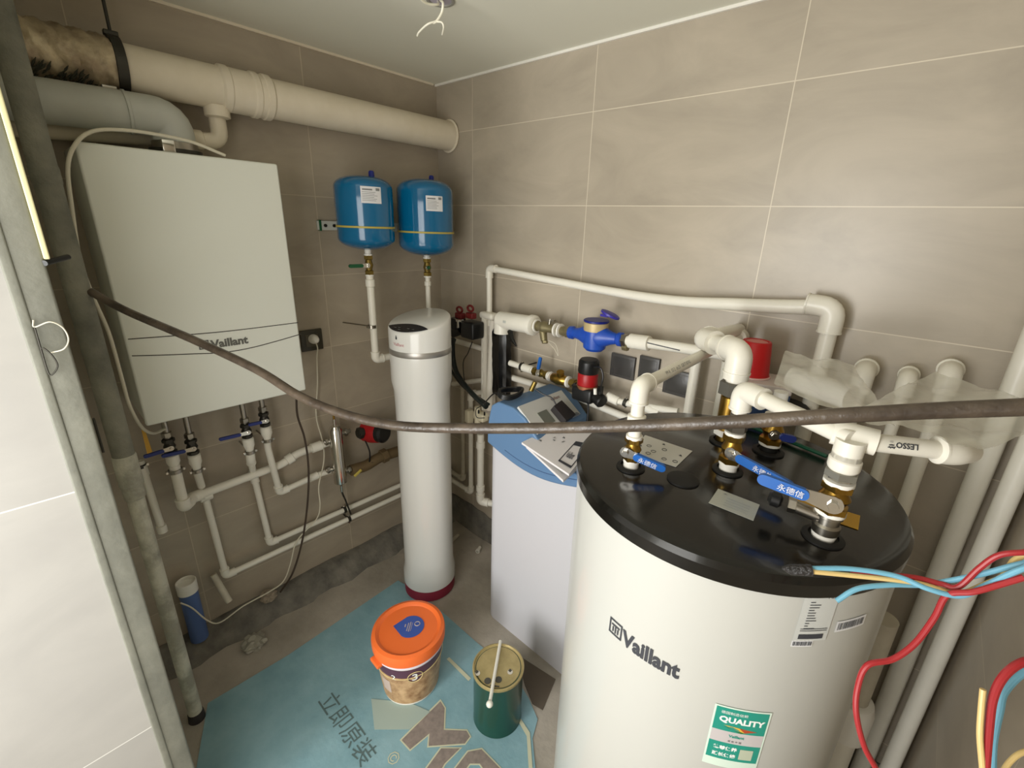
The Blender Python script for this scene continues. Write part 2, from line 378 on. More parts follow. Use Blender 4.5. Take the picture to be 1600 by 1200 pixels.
# white cable round boiler
cab = [at_x(352, 243, .262)+V((0, 0, .0)), at_x(300, 222, .262), at_x(245, 210, .27), at_x(190, 203, .28), at_x(145, 205, .295), at_x(118, 225, .305), at_x(106, 262, .305), at_x(113, 330, .305), at_x(125, 405, .305), at_x(146, 465, .305),
       at_x(170, 520, .3), at_x(190, 590, .3), at_x(203, 635, .29), at_x(222, 668, .25), at_x(240, 677, .18), at_x(258, 670, .13)]
o = MB().tube(spline(cab, 6), .0042, 10).build('cable', cordw); tag(o, 'white cable looping over and down the left side of the boiler', 'cable')
cab = [at_x(463, 618, .12), at_x(465, 650, .11), at_x(476, 685, .1), at_x(482, 730, .1), at_x(481, 780, .1), at_x(475, 830, .1), at_x(466, 870, .1), at_x(455, 900, .1), at_x(438, 925, .075)]
o = MB().tube(spline(cab, 6), .004, 10).build('power_cable', cordb); tag(o, 'dark brown cable hanging from the underside of the boiler to the kerb', 'cable')
# socket + plug
t = thing('wall_socket', 'dark square wall socket beside the right edge of the boiler', 'socket', at_x(486, 532, 0))
pc = at_x(486, 531, 0)
MB().box(pc+V((.005, 0, 0)), (.01, .086, .086), b=.002).build('face_plate', mat('socket_dark', (62, 58, 46), .3), t)
MB().box(pc+V((.0105, 0, 0)), (.003, .05, .05), b=.001).build('insert', mat('socket_insert', (86, 80, 64), .35), t)
t = thing('power_plug', 'white power plug pushed into the dark wall socket', 'plug', pc+V((.012, 0, 0)))
MB().lathe([(.019, 0), (.019, .012), (.014, .028), (.008, .034)], pc+V((.011, .003, .006)), (1, 0, 0), 20).build('plug_body', white, t)
MB().tube(spline([pc+V((.03, .003, .002)), pc+V((.034, .008, -.03)), at_x(495, 560, .03), at_x(496, 600, .03), at_x(494, 650, .03), at_x(504, 690, .04), at_x(506, 720, .05), at_x(498, 760, .07), at_x(500, 790, .09), at_x(494, 812, .095), at_x(464, 845, .1),
       at_x(454, 880, .1), at_x(443, 908, .1), at_x(420, 925, .1), at_x(380, 947, .11), at_x(345, 972, .12), at_x(325, 970, .12), at_x(300, 950, .1), at_x(282, 942, .09)], 6), .0026, 8).build('cord', cordw, t)

# ------------------------------------------------------------------ small ball valve builder
def ball_valve(name, label, p0, p1, r, bodym, handle_to, hm, group=None, nut=None, collar=True, hw=.014, front=(1, 0, 0), lift=None, hlabel=None, gs=.26):
    """body between p0 (top) and p1 (bottom); lever from the stem toward handle_to"""
    p0, p1, handle_to, front = V(p0), V(p1), V(handle_to), V(front).normalized(); ax = (p1-p0); L = ax.length; d = ax.normalized(); c = (p0+p1)/2
    t = thing(name, label, 'valve', p1, group)
    MB().lathe([(r*.8, 0), (r*.95, L*.03), (r*.95, L*.22), (r*.72, L*.25), (r*.8, L*.34), (r*1.02, L*.5), (r*.8, L*.66), (r*.72, L*.75), (r*.95, L*.78), (r*.95, L*.97), (r*.8, L)], p0, d, 20).build('body', bodym, t)
    MB().hexn(p0+d*L*.13, d, r*1.08, L*.2).build('hex_nut', bodym, t); MB().hexn(p0+d*L*.87, d, r*1.08, L*.2).build('hex_nut', bodym, t)
    if collar:
        MB().lathe([(r*.75, -.004), (r*.98, -.003), (r*.98, .003), (r*.75, .004)], p0, d, 20).build('white_seal', white, t)
        MB().lathe([(r*.75, -.004), (r*.98, -.003), (r*.98, .003), (r*.75, .004)], p1, d, 20).build('white_seal', white, t)
    l = lift if lift is not None else r*1.35
    MB().cyl(c, c+front*(l+.004), r*.3).build('stem', chrome, t)
    s = c+front*l; hd = handle_to-s; hl = hd.length; hd.normalize(); up = hd.cross(front).normalized(); fr = up.cross(hd).normalized()
    def P(a, b_, z): return s+hd*a+up*b_+fr*z
    def plate(a0, a1, w0, w1, z0, z1, n=8):
        pol = []
        for i in range(n+1): a = -PI/2+PI*i/n; pol.append((a1-w1+w1*math.cos(a), w1*math.sin(a)))
        for i in range(n+1): a = PI/2+PI*i/n; pol.append((a0+w0+w0*math.cos(a), w0*math.sin(a)))
        return [P(x, y, z0) for x, y in pol], fr*(z1-z0)
    MB().prism(*plate(-hw*.7, hl*(gs+.14), hw*.75, hw*.5, -.001, .0015)).build('lever', chrome, t, smooth=False)
    h = MB().prism(*plate(hl*gs, hl, hw*.5, hw*.5, -.003, .0045)).build('handle_grip', hm, t, smooth=False, label=hlabel)
    MB().hexn(s+fr*.004, fr, hw*.42, .006).build('handle_nut', chrome, t)
    return t, s, hd, up, fr, hl

# valves beneath the boiler (x is distance from left wall)
X1 = .115
g = 'ball valves under the boiler'
vd = [((259, 668), (265, 697), (273, 722), (224, 714), navyh, 'ball valve under the boiler, leftmost, with long dark grip and yellow tag on its handle'),
      ((292, 666), (300, 698), (306, 715), (252, 713), navyh, 'ball valve under the boiler, second from the left, blue handle pointing left'),
      ((378, 647), (385, 673), (389, 690), (342, 687), navyh, 'ball valve under the boiler, third from the left, navy handle pointing left'),
      ((408, 636), (413, 655), (418, 672), (388, 664), navyh, 'ball valve under the boiler, rightmost, with short navy handle')]
for i, (a, c, e, h, hm, lab) in enumerate(vd):
    A, C_, E_ = at_x(*a, X1), at_x(*c, X1), at_x(*e, X1); Hh = at_x(*h, X1+.02)
    A.z = min(A.z+.02, BZ0+.001); A.y = C_.y; E_.y = C_.y; top = V((X1, C_.y, BZ0+.002)); bot = V((X1, C_.y, C_.z-.028))
    r_ = ball_valve('ball_valve', lab, V((X1, C_.y, C_.z+.028)), bot, .0165, dsteel, Hh, hm, g, collar=False, hw=.011, lift=.022)
    MB().cyl(top, V((X1, C_.y, C_.z+.026)), .0085).hexn(V((X1, C_.y, C_.z+.042)), (0, 0, 1), .015, .016).build('inlet_union', steel, r_[0])
    MB().lathe([(.014, 0), (.0185, -.004), (.0185, -.03), (.014, -.042), (.0125, -.055)], bot, (0, 0, 1), 20).build('white_adapter', pipew, r_[0])
    if i == 0:
        k = at_x(224, 655, X1+.02); k2 = at_x(234, 706, X1+.028)
        s = at_x(222, 672, X1+.03)
        o = MB().prism([at_x(221, 672, X1+.03), at_x(226, 670, X1+.03), at_x(238, 706, X1+.03), at_x(230, 709, X1+.03)], (.001, 0, 0)).build('paper_tag', tagy, smooth=False); tag(o, 'narrow yellow tag hanging on the leftmost boiler valve handle', 'tag')
def clamp(name, label, c, axis, r, wall_dir, wall_dist, group='steel pipe clamps', m=steel):
    c, axis, wd = V(c), V(axis).normalized(), V(wall_dir)
    t = thing(name, label, 'clamp', c+wd*wall_dist, group)
    MB().lathe([(r+.0005, -.006), (r+.0035, -.006), (r+.0035, .006), (r+.0005, .006)], c, axis, 20, False).build('band', m, t)
    MB().cyl(c+wd*(r+.001), c+wd*wall_dist, .003).build('stud', m, t)
    sd = axis.cross(wd).normalized()
    MB().cyl(c+sd*(r+.006)-wd*.006, c+sd*(r+.006)+wd*.008, .0035).cyl(c-sd*(r+.006)-wd*.006, c-sd*(r+.006)+wd*.008, .0035).box(c+sd*(r+.006), (.006, .006, .008)).box(c-sd*(r+.006), (.006, .006, .008)).build('screw_ear', chrome, t)
    return t
# ------------------------------------------------------------------ pipes on left wall
XL = .05
def L(x, y, d=XL): return at_x(x, y, d)
va = [at_x(*v[1], X1) for v in vd]
zmain = L(321, 775).z; zr = L(513, 693).z
# first valve: down, bend to the main
p1 = V((X1-.02, va[0].y, va[0].z-.06)); hA = L(300, 773); hB = L(439, 726); hC = L(466, 708); hD = L(512, 692)
pipe_run('water_pipe', 'white pipe from the leftmost boiler valve bending into the long sloping run', [V((X1, va[0].y, va[0].z-.07)), V((X1, va[0].y, hA.z+.0)), V((XL+.01, va[0].y+.035, hA.z-.006)), hB, hC, hD], .0155, m=pipew, ml=1.4,
         collars=[(hB.lerp(hC, .5), hC-hB, .03), (hC.lerp(hD, .6), hD-hC, .045), (L(321, 774), hB-hA, .04)])
clamp('pipe_clamp', 'steel clamp round the white adapter below the leftmost boiler valve', V((X1, va[0].y, va[0].z-.09)), (0, 0, 1), .017, (-1, 0, 0), X1)
pipe_run('water_pipe', 'short white pipe from the second boiler valve down to the sloping run', [V((X1, va[1].y, va[1].z-.07)), V((X1-.01, va[1].y, va[1].z-.10)), V((XL, va[1].y+.012, L(314, 752).z-.02))], .012, ml=.1)
clamp('pipe_clamp', 'steel clamp below the second boiler valve from the left', V((X1, va[1].y, va[1].z-.09)), (0, 0, 1), .013, (-1, 0, 0), X1)
c1 = L(353, 899); c1e = L(640, 763, .05)
pipe_run('water_pipe', 'white pipe dropping from the sloping run then turning along the lowest line above the kerb', [L(321, 778), c1, V((XL, -.05, c1.z)), V((.135, -.05, c1.z)), V((.135, -.05, L(353, 899).z)) + V((0, 0, 0))][:4], .0115)
c2 = L(425, 852)
pipe_run('water_pipe', 'white pipe crossing behind the sloping run and turning along the upper low line', [V((X1, va[2].y, va[2].z-.07)), V((X1-.01, va[2].y, va[2].z-.12)), V((XL-.022, va[2].y+.02, L(403, 745, XL).z)), V((XL-.022, c2.y, c2.z)), V((XL-.022, -.04, c2.z)), V((.10, -.04, c2.z))], .0115, ml=1.7)
clamp('pipe_clamp', 'steel clamp below the third boiler valve from the left', V((X1, va[2].y, va[2].z-.085)), (0, 0, 1), .013, (-1, 0, 0), X1)
c4 = L(437, 769)
pipe_run('water_pipe', 'white pipe with printed dashes from the rightmost boiler valve turning to the chrome separator', [V((X1, va[3].y, va[3].z-.07)), V((X1-.015, va[3].y, va[3].z-.12)), V((XL, c4.y, c4.z)), L(499, 741), L(516, 736)], .012, collars=[(L(490, 745), L(499, 741)-c4, .04)])
clamp('pipe_clamp', 'steel clamp below the rightmost boiler valve', V((X1, va[3].y, va[3].z-.085)), (0, 0, 1), .013, (-1, 0, 0), X1)
# capped stub at the far left
pipe_run('pipe_stub', 'short white capped pipe stub left of the boiler valves', [L(219, 720, .06), L(254, 830, .06)], .011, collars=[(L(223, 735, .06), L(254, 830, .06)-L(219, 720, .06), .04), (L(253, 826, .06), V((0, 0, 1)), .03)])
clamp('pipe_clamp', 'dark clamp at the top of the capped white pipe stub', L(219, 728, .06), (0, 0, 1), .012, (-1, 0, 0), .06, m=dsteel)
clamp('pipe_clamp', 'dark clamp holding the upper of the two low pipes on the left wall', V((XL-.022, L(541, 792).y, c2.z)), (0, 1, 0), .012, (-1, 0, 0), XL-.022, m=dsteel)
clamp('pipe_clamp', 'dark clamp holding the lowest pipe on the left wall', V((XL, L(545, 812).y, c1.z)), (0, 1, 0), .012, (-1, 0, 0), XL, m=dsteel)
o = MB().cyl(L(333, 898, .04), L(358, 940, .09), .012).build('pipe_offcut', dustw); tag(o, 'grubby pipe offcut leaning into the kerb under the lowest elbow', 'pipe')

# chrome separator cylinder
t = thing('magnetic_separator', 'tall chrome water separator cylinder on the left wall behind the dark hanging conduit', 'separator', at_x(533, 755, .09))
a, b2 = at_x(522, 672, .09), at_x(534, 752, .09); a.y = b2.y = (a.y+b2.y)/2
MB().lathe([(.006, .05), (.006, .022), (.018, .018), (.027, 0), (.027, -(a.z-b2.z)), (.012, -(a.z-b2.z)-.012), (.006, -(a.z-b2.z)-.02), (.006, -(a.z-b2.z)-.05)], a, (0, 0, 1), 24).build('cylinder', chrome, t)
MB().cyl(a+V((0, 0, .045)), a+V((0, 0, .1)), .0045).build('air_vent', brass, t)
MB().tube(spline([b2-V((0, 0, .05)), b2-V((0, -.005, .075)), at_x(540, 782, .07), at_x(548, 803, .06)]), .004, 8).build('drain_valve', dsteel, t)
for px in ((514, 692), (517, 736)):
    q = at_x(*px, .09); MB().cyl(V((.07, q.y-.01, q.z)), V((.09, a.y, q.z)), .009).hexn(V((.072, q.y-.004, q.z)), (0, 1, 0), .016, .012).build('inlet_union', steel, t)
for px, mm in (((540, 675), steel), ((545, 734), steel)):
    q = at_x(*px, .09); MB().cyl(V((.09, a.y, q.z)), V((.09, q.y+.02, q.z)), .010).hexn(V((.09, q.y, q.z)), (0, 1, 0), .018, .012).build('outlet_union', mm, t)
t = thing('circulation_pump', 'red circulation pump with black ends on the left wall beside the softener column', 'pump', at_x(585, 680, .1))
pc = at_x(583, 674, .1)
MB().lathe([(.038, -.045), (.050, -.038), (.053, .0), (.048, .038), (.038, .045)], pc, (.9, .3, .1), 24).build('motor_housing', redm, t)
MB().lathe([(.046, .04), (.046, .062), (.036, .07)], pc, (.9, .3, .1), 24).build('end_cap', black, t)
MB().cyl(pc-V((0, .075, -.012)), pc-V((0, .03, -.01)), .019).hexn(pc-V((0, .062, -.012)), (0, 1, 0), .026, .02).build('inlet_union', dsteel, t)
MB().lathe([(.036, -.012), (.036, .012)], pc+V((.02, .04, .0)), (.3, 1, 0), 20).build('connection_box', black, t)
MB().tube(spline([pc+V((0, -.045, -.02)), pc+V((.01, -.03, -.09)), at_x(577, 728, .1), at_x(582, 722, .11)]), .0035, 8).build('cable', black, t)
t = thing('brass_manifold', 'dusty brass pipe assembly with a yellow lever under the red wall pump', 'pipe', at_x(560, 735, .09))
MB().tube([at_x(548, 735, .09), at_x(572, 728, .09), at_x(592, 715, .09), at_x(622, 705, .09)], .025, 16, .02).build('pipe', mat('dusty_brass', (112, 94, 66), .6, .3), t)
MB().hexn(at_x(600, 712, .09), (0, 1, .1), .033, .03).build('hex_nut', MATS['dusty_brass'], t)
MB().box(at_x(559, 739, .115), (.008, .04, .012), Matrix.Rotation(.5, 3, 'X'), .002).build('lever', yell, t)

# ------------------------------------------------------------------ blue expansion tanks
def exp_tank(label, c, r, h, capy, lab_c):
    x, y, zb_ = c; t = thing('expansion_tank', label, 'expansion tank', (x, y, zb_), 'blue expansion tanks')
    ro = .32*r*2
    pf = [(.004, 0)]
    for i in range(1, 9): a = PI/2*i/8; pf.append((r*(.0+math.sin(a)), h*.16*(1-math.cos(a))))
    pf += [(r, h*.5), (r*1.006, h*.58)]
    for i in range(0, 9): a = PI/2*i/8; pf.append((r*(.30+.70*math.cos(a)), h*.84+h*.15*math.sin(a)))
    pf += [(.004, h*1.0)]
    MB().lathe(pf, (x, y, zb_), (0, 0, 1), 48).build('shell', tankb, t)
    MB().lathe([(r-.002, -.004), (r+.0035, -.003), (r+.0035, .003), (r-.002, .004)], (x, y, zb_+h*.32), (0, 0, 1), 48).build('band', yell, t)
    MB().lathe([(.011, 0), (.010, .022), (.007, .026)], (x+capy[0], y+capy[1], zb_+h*.965), (0, 0, 1), 14).build('valve_cap', deepb, t)
    # label wraps the shell, turned to az
    az, zz, ww, hh = lab_c
    f = lambda u, v_: V((x+(r+.0012)*math.cos(az+u/r), y+(r+.0012)*math.sin(az+u/r), zb_+zz+v_))
    q = MB(); q.add(*rectf(f, -ww/2, -hh/2, ww/2, hh/2, 8)); lb = q.build('label', labelw, t)
    f2 = lambda u, v_: V((x+(r+.002)*math.cos(az+u/r), y+(r+.002)*math.sin(az+u/r), zb_+zz+v_))
    q = MB()
    for i in range(6): q.add(*rectf(f2, -ww*.44, hh*(.16-.1*i)-.0006, ww*(.1+.3*random.random()), hh*(.16-.1*i)+.0008, 4))
    q.add(*rectf(f2, ww*.22, hh*.26, ww*.42, hh*.42, 2)); q.add(*rectf(f2, -ww*.42, hh*.27, ww*.05, hh*.36, 4))
    q.build('print', inkg, lb)
    return t
toc = lambda x, y: math.atan2(CAMP.y-y, CAMP.x-x)
T1 = (.17, -.478, 1.497); T2 = (.205, -.228, 1.472)
exp_tank('left of two blue expansion tanks, with the higher label, on the left wall', T1, .104, .265, (.03, .02), (toc(T1[0], T1[1])+.25, .195, .072, .056))
exp_tank('right of two blue expansion tanks, nearest the corner, with two bright reflections', T2, .112, .30, (.0, .035), (toc(T2[0], T2[1])+.33, .205, .068, .056))
t = thing('mounting_rail', 'perforated metal rail on the left wall behind the blue tanks', 'bracket', at_x(496, 352, 0))
r0_ = at_x(498, 352, .002)
MB().box((.008, (r0_.y-.12)/2, r0_.z), (.012, -(r0_.y)-.10, .034), b=.001).build('rail', labelg, t)
MB().cyl((.010, r0_.y+.02, r0_.z), (.018, r0_.y+.02, r0_.z), .006).cyl((.010, r0_.y+.055, r0_.z), (.018, r0_.y+.055, r0_.z), .006).build('bolt', dsteel, t)
MB().box((.01, r0_.y, r0_.z), (.016, .008, .04), b=.001).build('end_cap', greenh, t)
for T in (T1, T2):
    rr = .104 if T is T1 else .112
    MB().box((T[0]/2-rr/2+.005, T[1], r0_.z), (max(.02, T[0]-rr+.01), .03, .02)).build('bracket_arm', steel, t, smooth=False)

def tank_valve(label, T, z1, z0, hto):
    r_ = ball_valve('ball_valve', label, (T[0], T[1], z1), (T[0], T[1], z0), .0165, olive, hto, greenh, 'ball valves under the blue tanks', hw=.013, lift=.024, front=(.8, -.6, 0))
    MB().cyl((T[0], T[1], T[2]+.004), (T[0], T[1], z1), .0125).build('threaded_neck', white, r_[0])
    return r_
zv1, zv0 = at_x(574, 400, .17).z, at_x(577, 430, .17).z
tank_valve('brass ball valve with green lever pointing left below the left blue tank', T1, zv1+.005, zv0, at_x(545, 416, .19))
pb = V((T1[0], T1[1], at_x(584, 562, .17).z))
pe = at_x(612, 562, .17)
pipe_run('water_pipe', 'white pipe dropping from the left blue tank valve and turning behind the softener column', [V((T1[0], T1[1], zv0-.002)), pb, V((.17, -.30, pb.z+.0)), V((.17, -.15, pb.z))], .0145, er=1.25,
         collars=[(V((T1[0], T1[1], zv0-.03)), V((0, 0, 1)), .03)], ml=1.6)
clamp('pipe_clamp', 'steel clamp with long stud on the pipe below the left blue tank', at_x(581, 510, .17), (0, 0, 1), .0145, (-.94, -.34, 0), .15)
za, zb2 = at_x(667, 403, T2[0]).z, at_x(669, 432, T2[0]).z
tank_valve('brass ball valve with green lever facing forward below the right blue tank', T2, za, zb2, V((T2[0]+.045, T2[1]-.02, (za+zb2)/2+.004)))
pipe_run('water_pipe', 'narrow white pipe below the right blue tank going down behind the softener column', [V((T2[0], T2[1], zb2)), V((T2[0], T2[1], .9)), V((T2[0], T2[1]+.08, .9))], .0105, collars=[(V((T2[0], T2[1], zb2-.03)), V((0, 0, 1)), .02)])

# ------------------------------------------------------------------ tall water softener column
SX, SY = .411, -.42
t = thing('softener_column', 'tall slim white water treatment column with a maroon base', 'water filter', (SX, SY, 0))
MB().lathe([(.107, 0), (.113, .006), (.113, .05), (.109, .056)], (SX, SY, 0), (0, 0, 1), 48).build('base', maroon, t)
MB().lathe([(.107, .05), (.115, .058), (.115, .115), (.108, .15), (.108, .90), (.110, .98), (.1175, 1.02), (.1175, 1.132)], (SX, SY, 0), (0, 0, 1), 64).build('body', mat('glossy_white', (224, 223, 218), .3, coat=.7), t)
MB().lathe([(.1175, 1.132), (.1185, 1.134), (.1185, 1.152), (.1175, 1.154)], (SX, SY, 0), (0, 0, 1), 64).build('silver_ring', mat('silver', (176, 172, 166), .35, .7), t)
# head with slanted top: higher at the back-right
az = toc(SX, SY)
seg = 64; R_ = .1175; vs = []; fs = []
sl = V((math.cos(az-.75), math.sin(az-.75)))   # low side
def ztop(x, y): return 1.256-.031*((x*sl.x+y*sl.y)/R_)*.9
for i in range(seg):
    a = 2*PI*i/seg; x, y = R_*math.cos(a), R_*math.sin(a); vs.append((SX+x, SY+y, 1.152))
for s_, dz in ((1, -.012), (.985, -.004), (.95, 0)):
    for i in range(seg):
        a = 2*PI*i/seg; x, y = R_*math.cos(a)*s_, R_*math.sin(a)*s_; vs.append((SX+x, SY+y, ztop(x, y)+dz))
for rr in range(3):
    for i in range(seg): fs.append((rr*seg+i, rr*seg+(i+1) % seg, (rr+1)*seg+(i+1) % seg, (rr+1)*seg+i))
fs.append(tuple(3*seg+i for i in range(seg)))
MB().add(vs, fs).build('head_cover', MATS['glossy_white'], t, angle=50)
# dark lens shaped panel on low side of slanted top
ld = V((math.cos(az-.62), math.sin(az-.62), 0)); le = V((-ld.y, ld.x, 0)); vs = []
n = 14; up_, dn = [], []
for i in range(n+1):
    th = -.86+1.72*i/n; rr = R_*.985; x = ld.x*rr*math.cos(th)+le.x*rr*math.sin(th); y = ld.y*rr*math.cos(th)+le.y*rr*math.sin(th)
    up_.append((x, y)); wv = .985-.50*math.sin(PI*i/n); chord = math.cos(.86)/math.cos(0)
    s_ = math.sin(th)*rr; cc = math.cos(.86)*R_*.985-.028*math.sin(PI*i/n); dn.append((ld.x*cc+le.x*s_, ld.y*cc+le.y*s_))
pol = up_+dn[::-1]
MB().prism([(SX+x*.985, SY+y*.985, ztop(x, y)+.0004) for x, y in pol], (0, 0, .0016)).build('control_panel', mat('dark_panel', (48, 46, 48), .25), t, smooth=False)
q = MB()
for u_, v_ in ((-.045, .088), (-.02, .10), (.012, .088), (.034, .09), (-.03, .085)):
    x, y = ld.x*v_+le.x*u_, ld.y*v_+le.y*u_; p = V((SX+x, SY+y, ztop(x, y)+.0026)); q.add([p+le*.005+ld*.0015, p-le*.005+ld*.0015, p-le*.005-ld*.0015, p+le*.005-ld*.0015], [(0, 1, 2, 3)])
q.build('panel_marks', labelg, t, smooth=False)
fc = lambda a0, z0: (lambda u, v_: V((SX+(R_+.0008)*math.cos(a0+u/R_), SY+(R_+.0008)*math.sin(a0+u/R_), z0+v_)))
a0 = az-.85
text('Vaillant', .017, fc(a0-.10, 1.176), 'brand_text', mat('faded_red', (188, 110, 118), .5), t)
F = fc(a0+.0, 1.2); q = MB(); q.add([F(0, 0), F(.007, -.001), F(.009, .005), F(.004, .016), F(.001, .008)], [(0, 1, 2, 3, 4)]); q.build('drop_logo', ink, t, smooth=False)

# ------------------------------------------------------------------ filter head with red handles in the corner
YB = -.05
def Bk(x, y, d=YB): return at_y(x, y, d)
t = thing('filter_valve_head', 'black multiport filter valve with dark red handles in the corner', 'valve', Bk(727, 530, -.12))
fc0 = Bk(727, 512, -.12)
MB().box(Bk(738, 515, -.12), (.085, .07, .075), b=.01).build('body', black, t)
MB().box(Bk(714, 505, -.13), (.06, .06, .05), b=.008).cyl(Bk(708, 520, -.13), Bk(722, 515, -.13), .022).build('side_port', black, t)
for px in ((718, 484), (735, 482)):
    c = Bk(*px, -.14); ringp = [c+V((.018*math.cos(a), 0, .012*math.sin(a))) for a in [2*PI*i/16 for i in range(17)]]; MB().tube(ringp, .005, 8).box(Bk(px[0]+1, 493, -.13), (.045, .03, .026), b=.006).build('red_handle', redd, t)
MB().cyl(Bk(706, 500, -.15), Bk(723, 502, -.15), .008).cyl(Bk(716, 500, -.16), Bk(716, 512, -.16), .006).build('steel_fitting', chrome, t)
hz = [Bk(707, 528, -.12), Bk(708, 560, -.12), Bk(715, 585, -.14), Bk(735, 612, -.16), Bk(760, 636, -.18)]
o = MB().tube(spline(hz), .0115, 12).build('hose', mat('black_hose', (32, 38, 36), .35)); tag(o, 'thick black hose running from the filter valve toward the softener cabinet', 'hose')
hz = [Bk(711, 530, -.10), Bk(702, 560, -.10), Bk(706, 580, -.11), Bk(726, 606, -.14), Bk(764, 632, -.17)]
o = MB().tube(spline(hz), .006, 10).build('hose', MATS['black_hose']); tag(o, 'thin black hose running beside the thick hose below the filter valve', 'hose')
o = MB().tube(spline([Bk(738, 534, -.12), Bk(731, 552, -.1), Bk(724, 565, -.1), Bk(725, 590, -.1), Bk(728, 605, -.1)]), .0022, 8).build('cable', black); tag(o, 'thin black cable dangling under the filter valve box', 'cable')

# ------------------------------------------------------------------ back wall pipes
e1 = Bk(766, 419, -.04); e2 = Bk(1305, 481, -.05)
zt = (e1.z+e2.z)/2
r_ = thing('water_pipe', 'long white pipe across the back wall above the water meter, turned down at both ends', 'pipe', (e1.x, -.04, .6))
E1, E2 = V((e1.x, -.045, e1.z)), V((e2.x, -.055, e2.z))
MB().tube([V((E1.x+.004, -.045, 1.18)), E1], .0125, 16).build('pipe', pipew, r_)
mid = [E1, Bk(1000, 463, -.05), Bk(1160, 476, -.055), E2]
MB().tube(spline(mid, 8), [.0125+.0075*min(1, i/22) for i in range(25)], 18).build('pipe', pipew, r_)
MB().tube([E2, V((E2.x, -.055, .75))], .02, 18).build('pipe', pipew, r_)
for c, d1, d2, rr in ((E1, V((1, 0, .01)), V((0, 0, -1)), .0165), (E2, V((-1, 0, .03)), V((0, 0, -1)), .027)):
    MB().tube([c+d1*rr*2.2, c, c+d2*rr*2.2], rr, 20, rr*1.1).cyl(c+d1*rr*2.2, c+d1*(rr*2.2+.004), rr*1.06).cyl(c+d2*rr*2.2, c+d2*(rr*2.2+.004), rr*1.06).build('elbow', pipew, r_)
# riser pair wrapped with thin film
t = thing('water_pipe', 'pair of white riser pipes wrapped in clinging film beside the black wrapped bundle', 'pipe', Bk(760, 640, -.06))
for (xa, ya), (xb, yb), rr, dd in (((757, 496), (757, 640), .014, -.07), ((771, 500), (764, 640), .015, -.055)):
    a_, b_2 = Bk(xa, ya, dd), Bk(xb, yb, dd); b_2.x = a_.x if xa == 757 else b_2.x
    MB().tube([a_, b_2], rr, 16).build('pipe', pipew, t)
MB().box(Bk(764, 493, -.06), (.085, .05, .03), b=.012).build('top_tee', pipew, t)
q = MB(); rnd = random.Random(4); vs = []; fs = []; n = 22; k = 12
for i in range(n+1):
    c = Bk(764, 497+150*i/n, -.065)
    for a in range(k):
        an = 2*PI*a/k; vs.append(c+V((.036*math.cos(an)*(1+.25*(rnd.random()-.5)), .026*math.sin(an)*(1+.25*(rnd.random()-.5)), 0)))
for i in range(n):
    for a in range(k): fs.append((i*k+a, i*k+(a+1) % k, (i+1)*k+(a+1) % k, (i+1)*k+a))
q.add(vs, fs).build('film_wrap', mat('cling_film', (236, 228, 214), .15, alpha=.3), t, angle=25)
# black plastic wrapped bundle
q = MB(); rnd = random.Random(9); vs = []; fs = []; n = 16; k = 16
for i in range(n+1):
    c = Bk(784, 513+102*i/n, -.07)
    for a in range(k):
        an = 2*PI*a/k; s_ = .042*(.85 if i == 0 else 1)*(1+.12*math.sin(a*2.1)+.1*(rnd.random()-.5)); vs.append(c+V((s_*math.cos(an), s_*.8*math.sin(an), 0)))
for i in range(n):
    for a in range(k): fs.append((i*k+a, i*k+(a+1) % k, (i+1)*k+(a+1) % k, (i+1)*k+a))
fs += [tuple(range(k)), tuple(n*k+a for a in range(k))]
t = thing('wrapped_pipe', 'pipe bundled in glossy black plastic below the large white fitting', 'pipe', Bk(785, 612, -.07))
q.add(vs, fs).build('black_wrap', mat('black_wrap', (20, 19, 18), .22), t, angle=30)
MB().tube([Bk(797, 518, -.1), Bk(800, 530, -.12), Bk(807, 541, -.12)], [.012, .009, .003], 8).build('loose_flap', MATS['black_wrap'], t)

# large white tee + strainer + meter line
mz = Bk(932, 522, -.085); YM = -.085
def Mt(x, y): return at_y(x, y, YM)
t = thing('pipe_fitting', 'bulky white pipe tee at the left end of the water meter line', 'fitting', Mt(800, 505))
a_, b_2 = Mt(783, 500), Mt(832, 508)
MB().cyl(a_-V((.004, 0, 0)), b_2, .036, seg=28).cyl(a_+V((.006, 0, 0)), a_+V((.006, 0, -.055)), .034, seg=24).build('tee_body', pipew, t)
MB().lathe([(.034, 0), (.041, .003), (.041, .022), (.034, .026)], b_2-V((.012, 0, 0)), (1, 0, -.02), 28).build('end_collar', pipew, t)
MB().box(a_+V((.055, -.036, .006)), (.016, .004, .01), b=.001).build('stud', labelg, t)
t = thing('water_strainer', 'dull brass strainer with white tape rings between the white tee and blue meter', 'strainer', Mt(850, 515))
P0, P1 = Mt(834, 508), Mt(893, 520); dd = (P1-P0).normalized(); Ld = (P1-P0).length
grb = mat('greyish_brass', (146, 136, 104), .4, .7)
MB().lathe([(.018, 0), (.022, .01), (.022, .02), (.016, .024), (.019, .04), (.023, .05), (.023, .06), (.017, .075), (.016, Ld*.75), (.019, Ld*.8), (.019, Ld)], P0, dd, 24).build('body', grb, t)
for f_ in (.09, .62, .72): MB().lathe([(.02, -.004), (.026, -.003), (.026, .003), (.02, .004)], P0+dd*Ld*f_, dd, 24).build('tape_ring', white, t)
MB().cyl(Mt(848, 514), Mt(853, 530)+V((0, -.01, -.005)), .016, .013).hexn(Mt(854, 532)+V((0, -.01, -.005)), (.3, -.3, -1), .012, .01).build('screen_cap', grb, t)
MB().box(Mt(862, 500), (.03, .01, .006)).cyl(Mt(858, 510), Mt(860, 498), .006).build('butterfly_lever', steel, t)
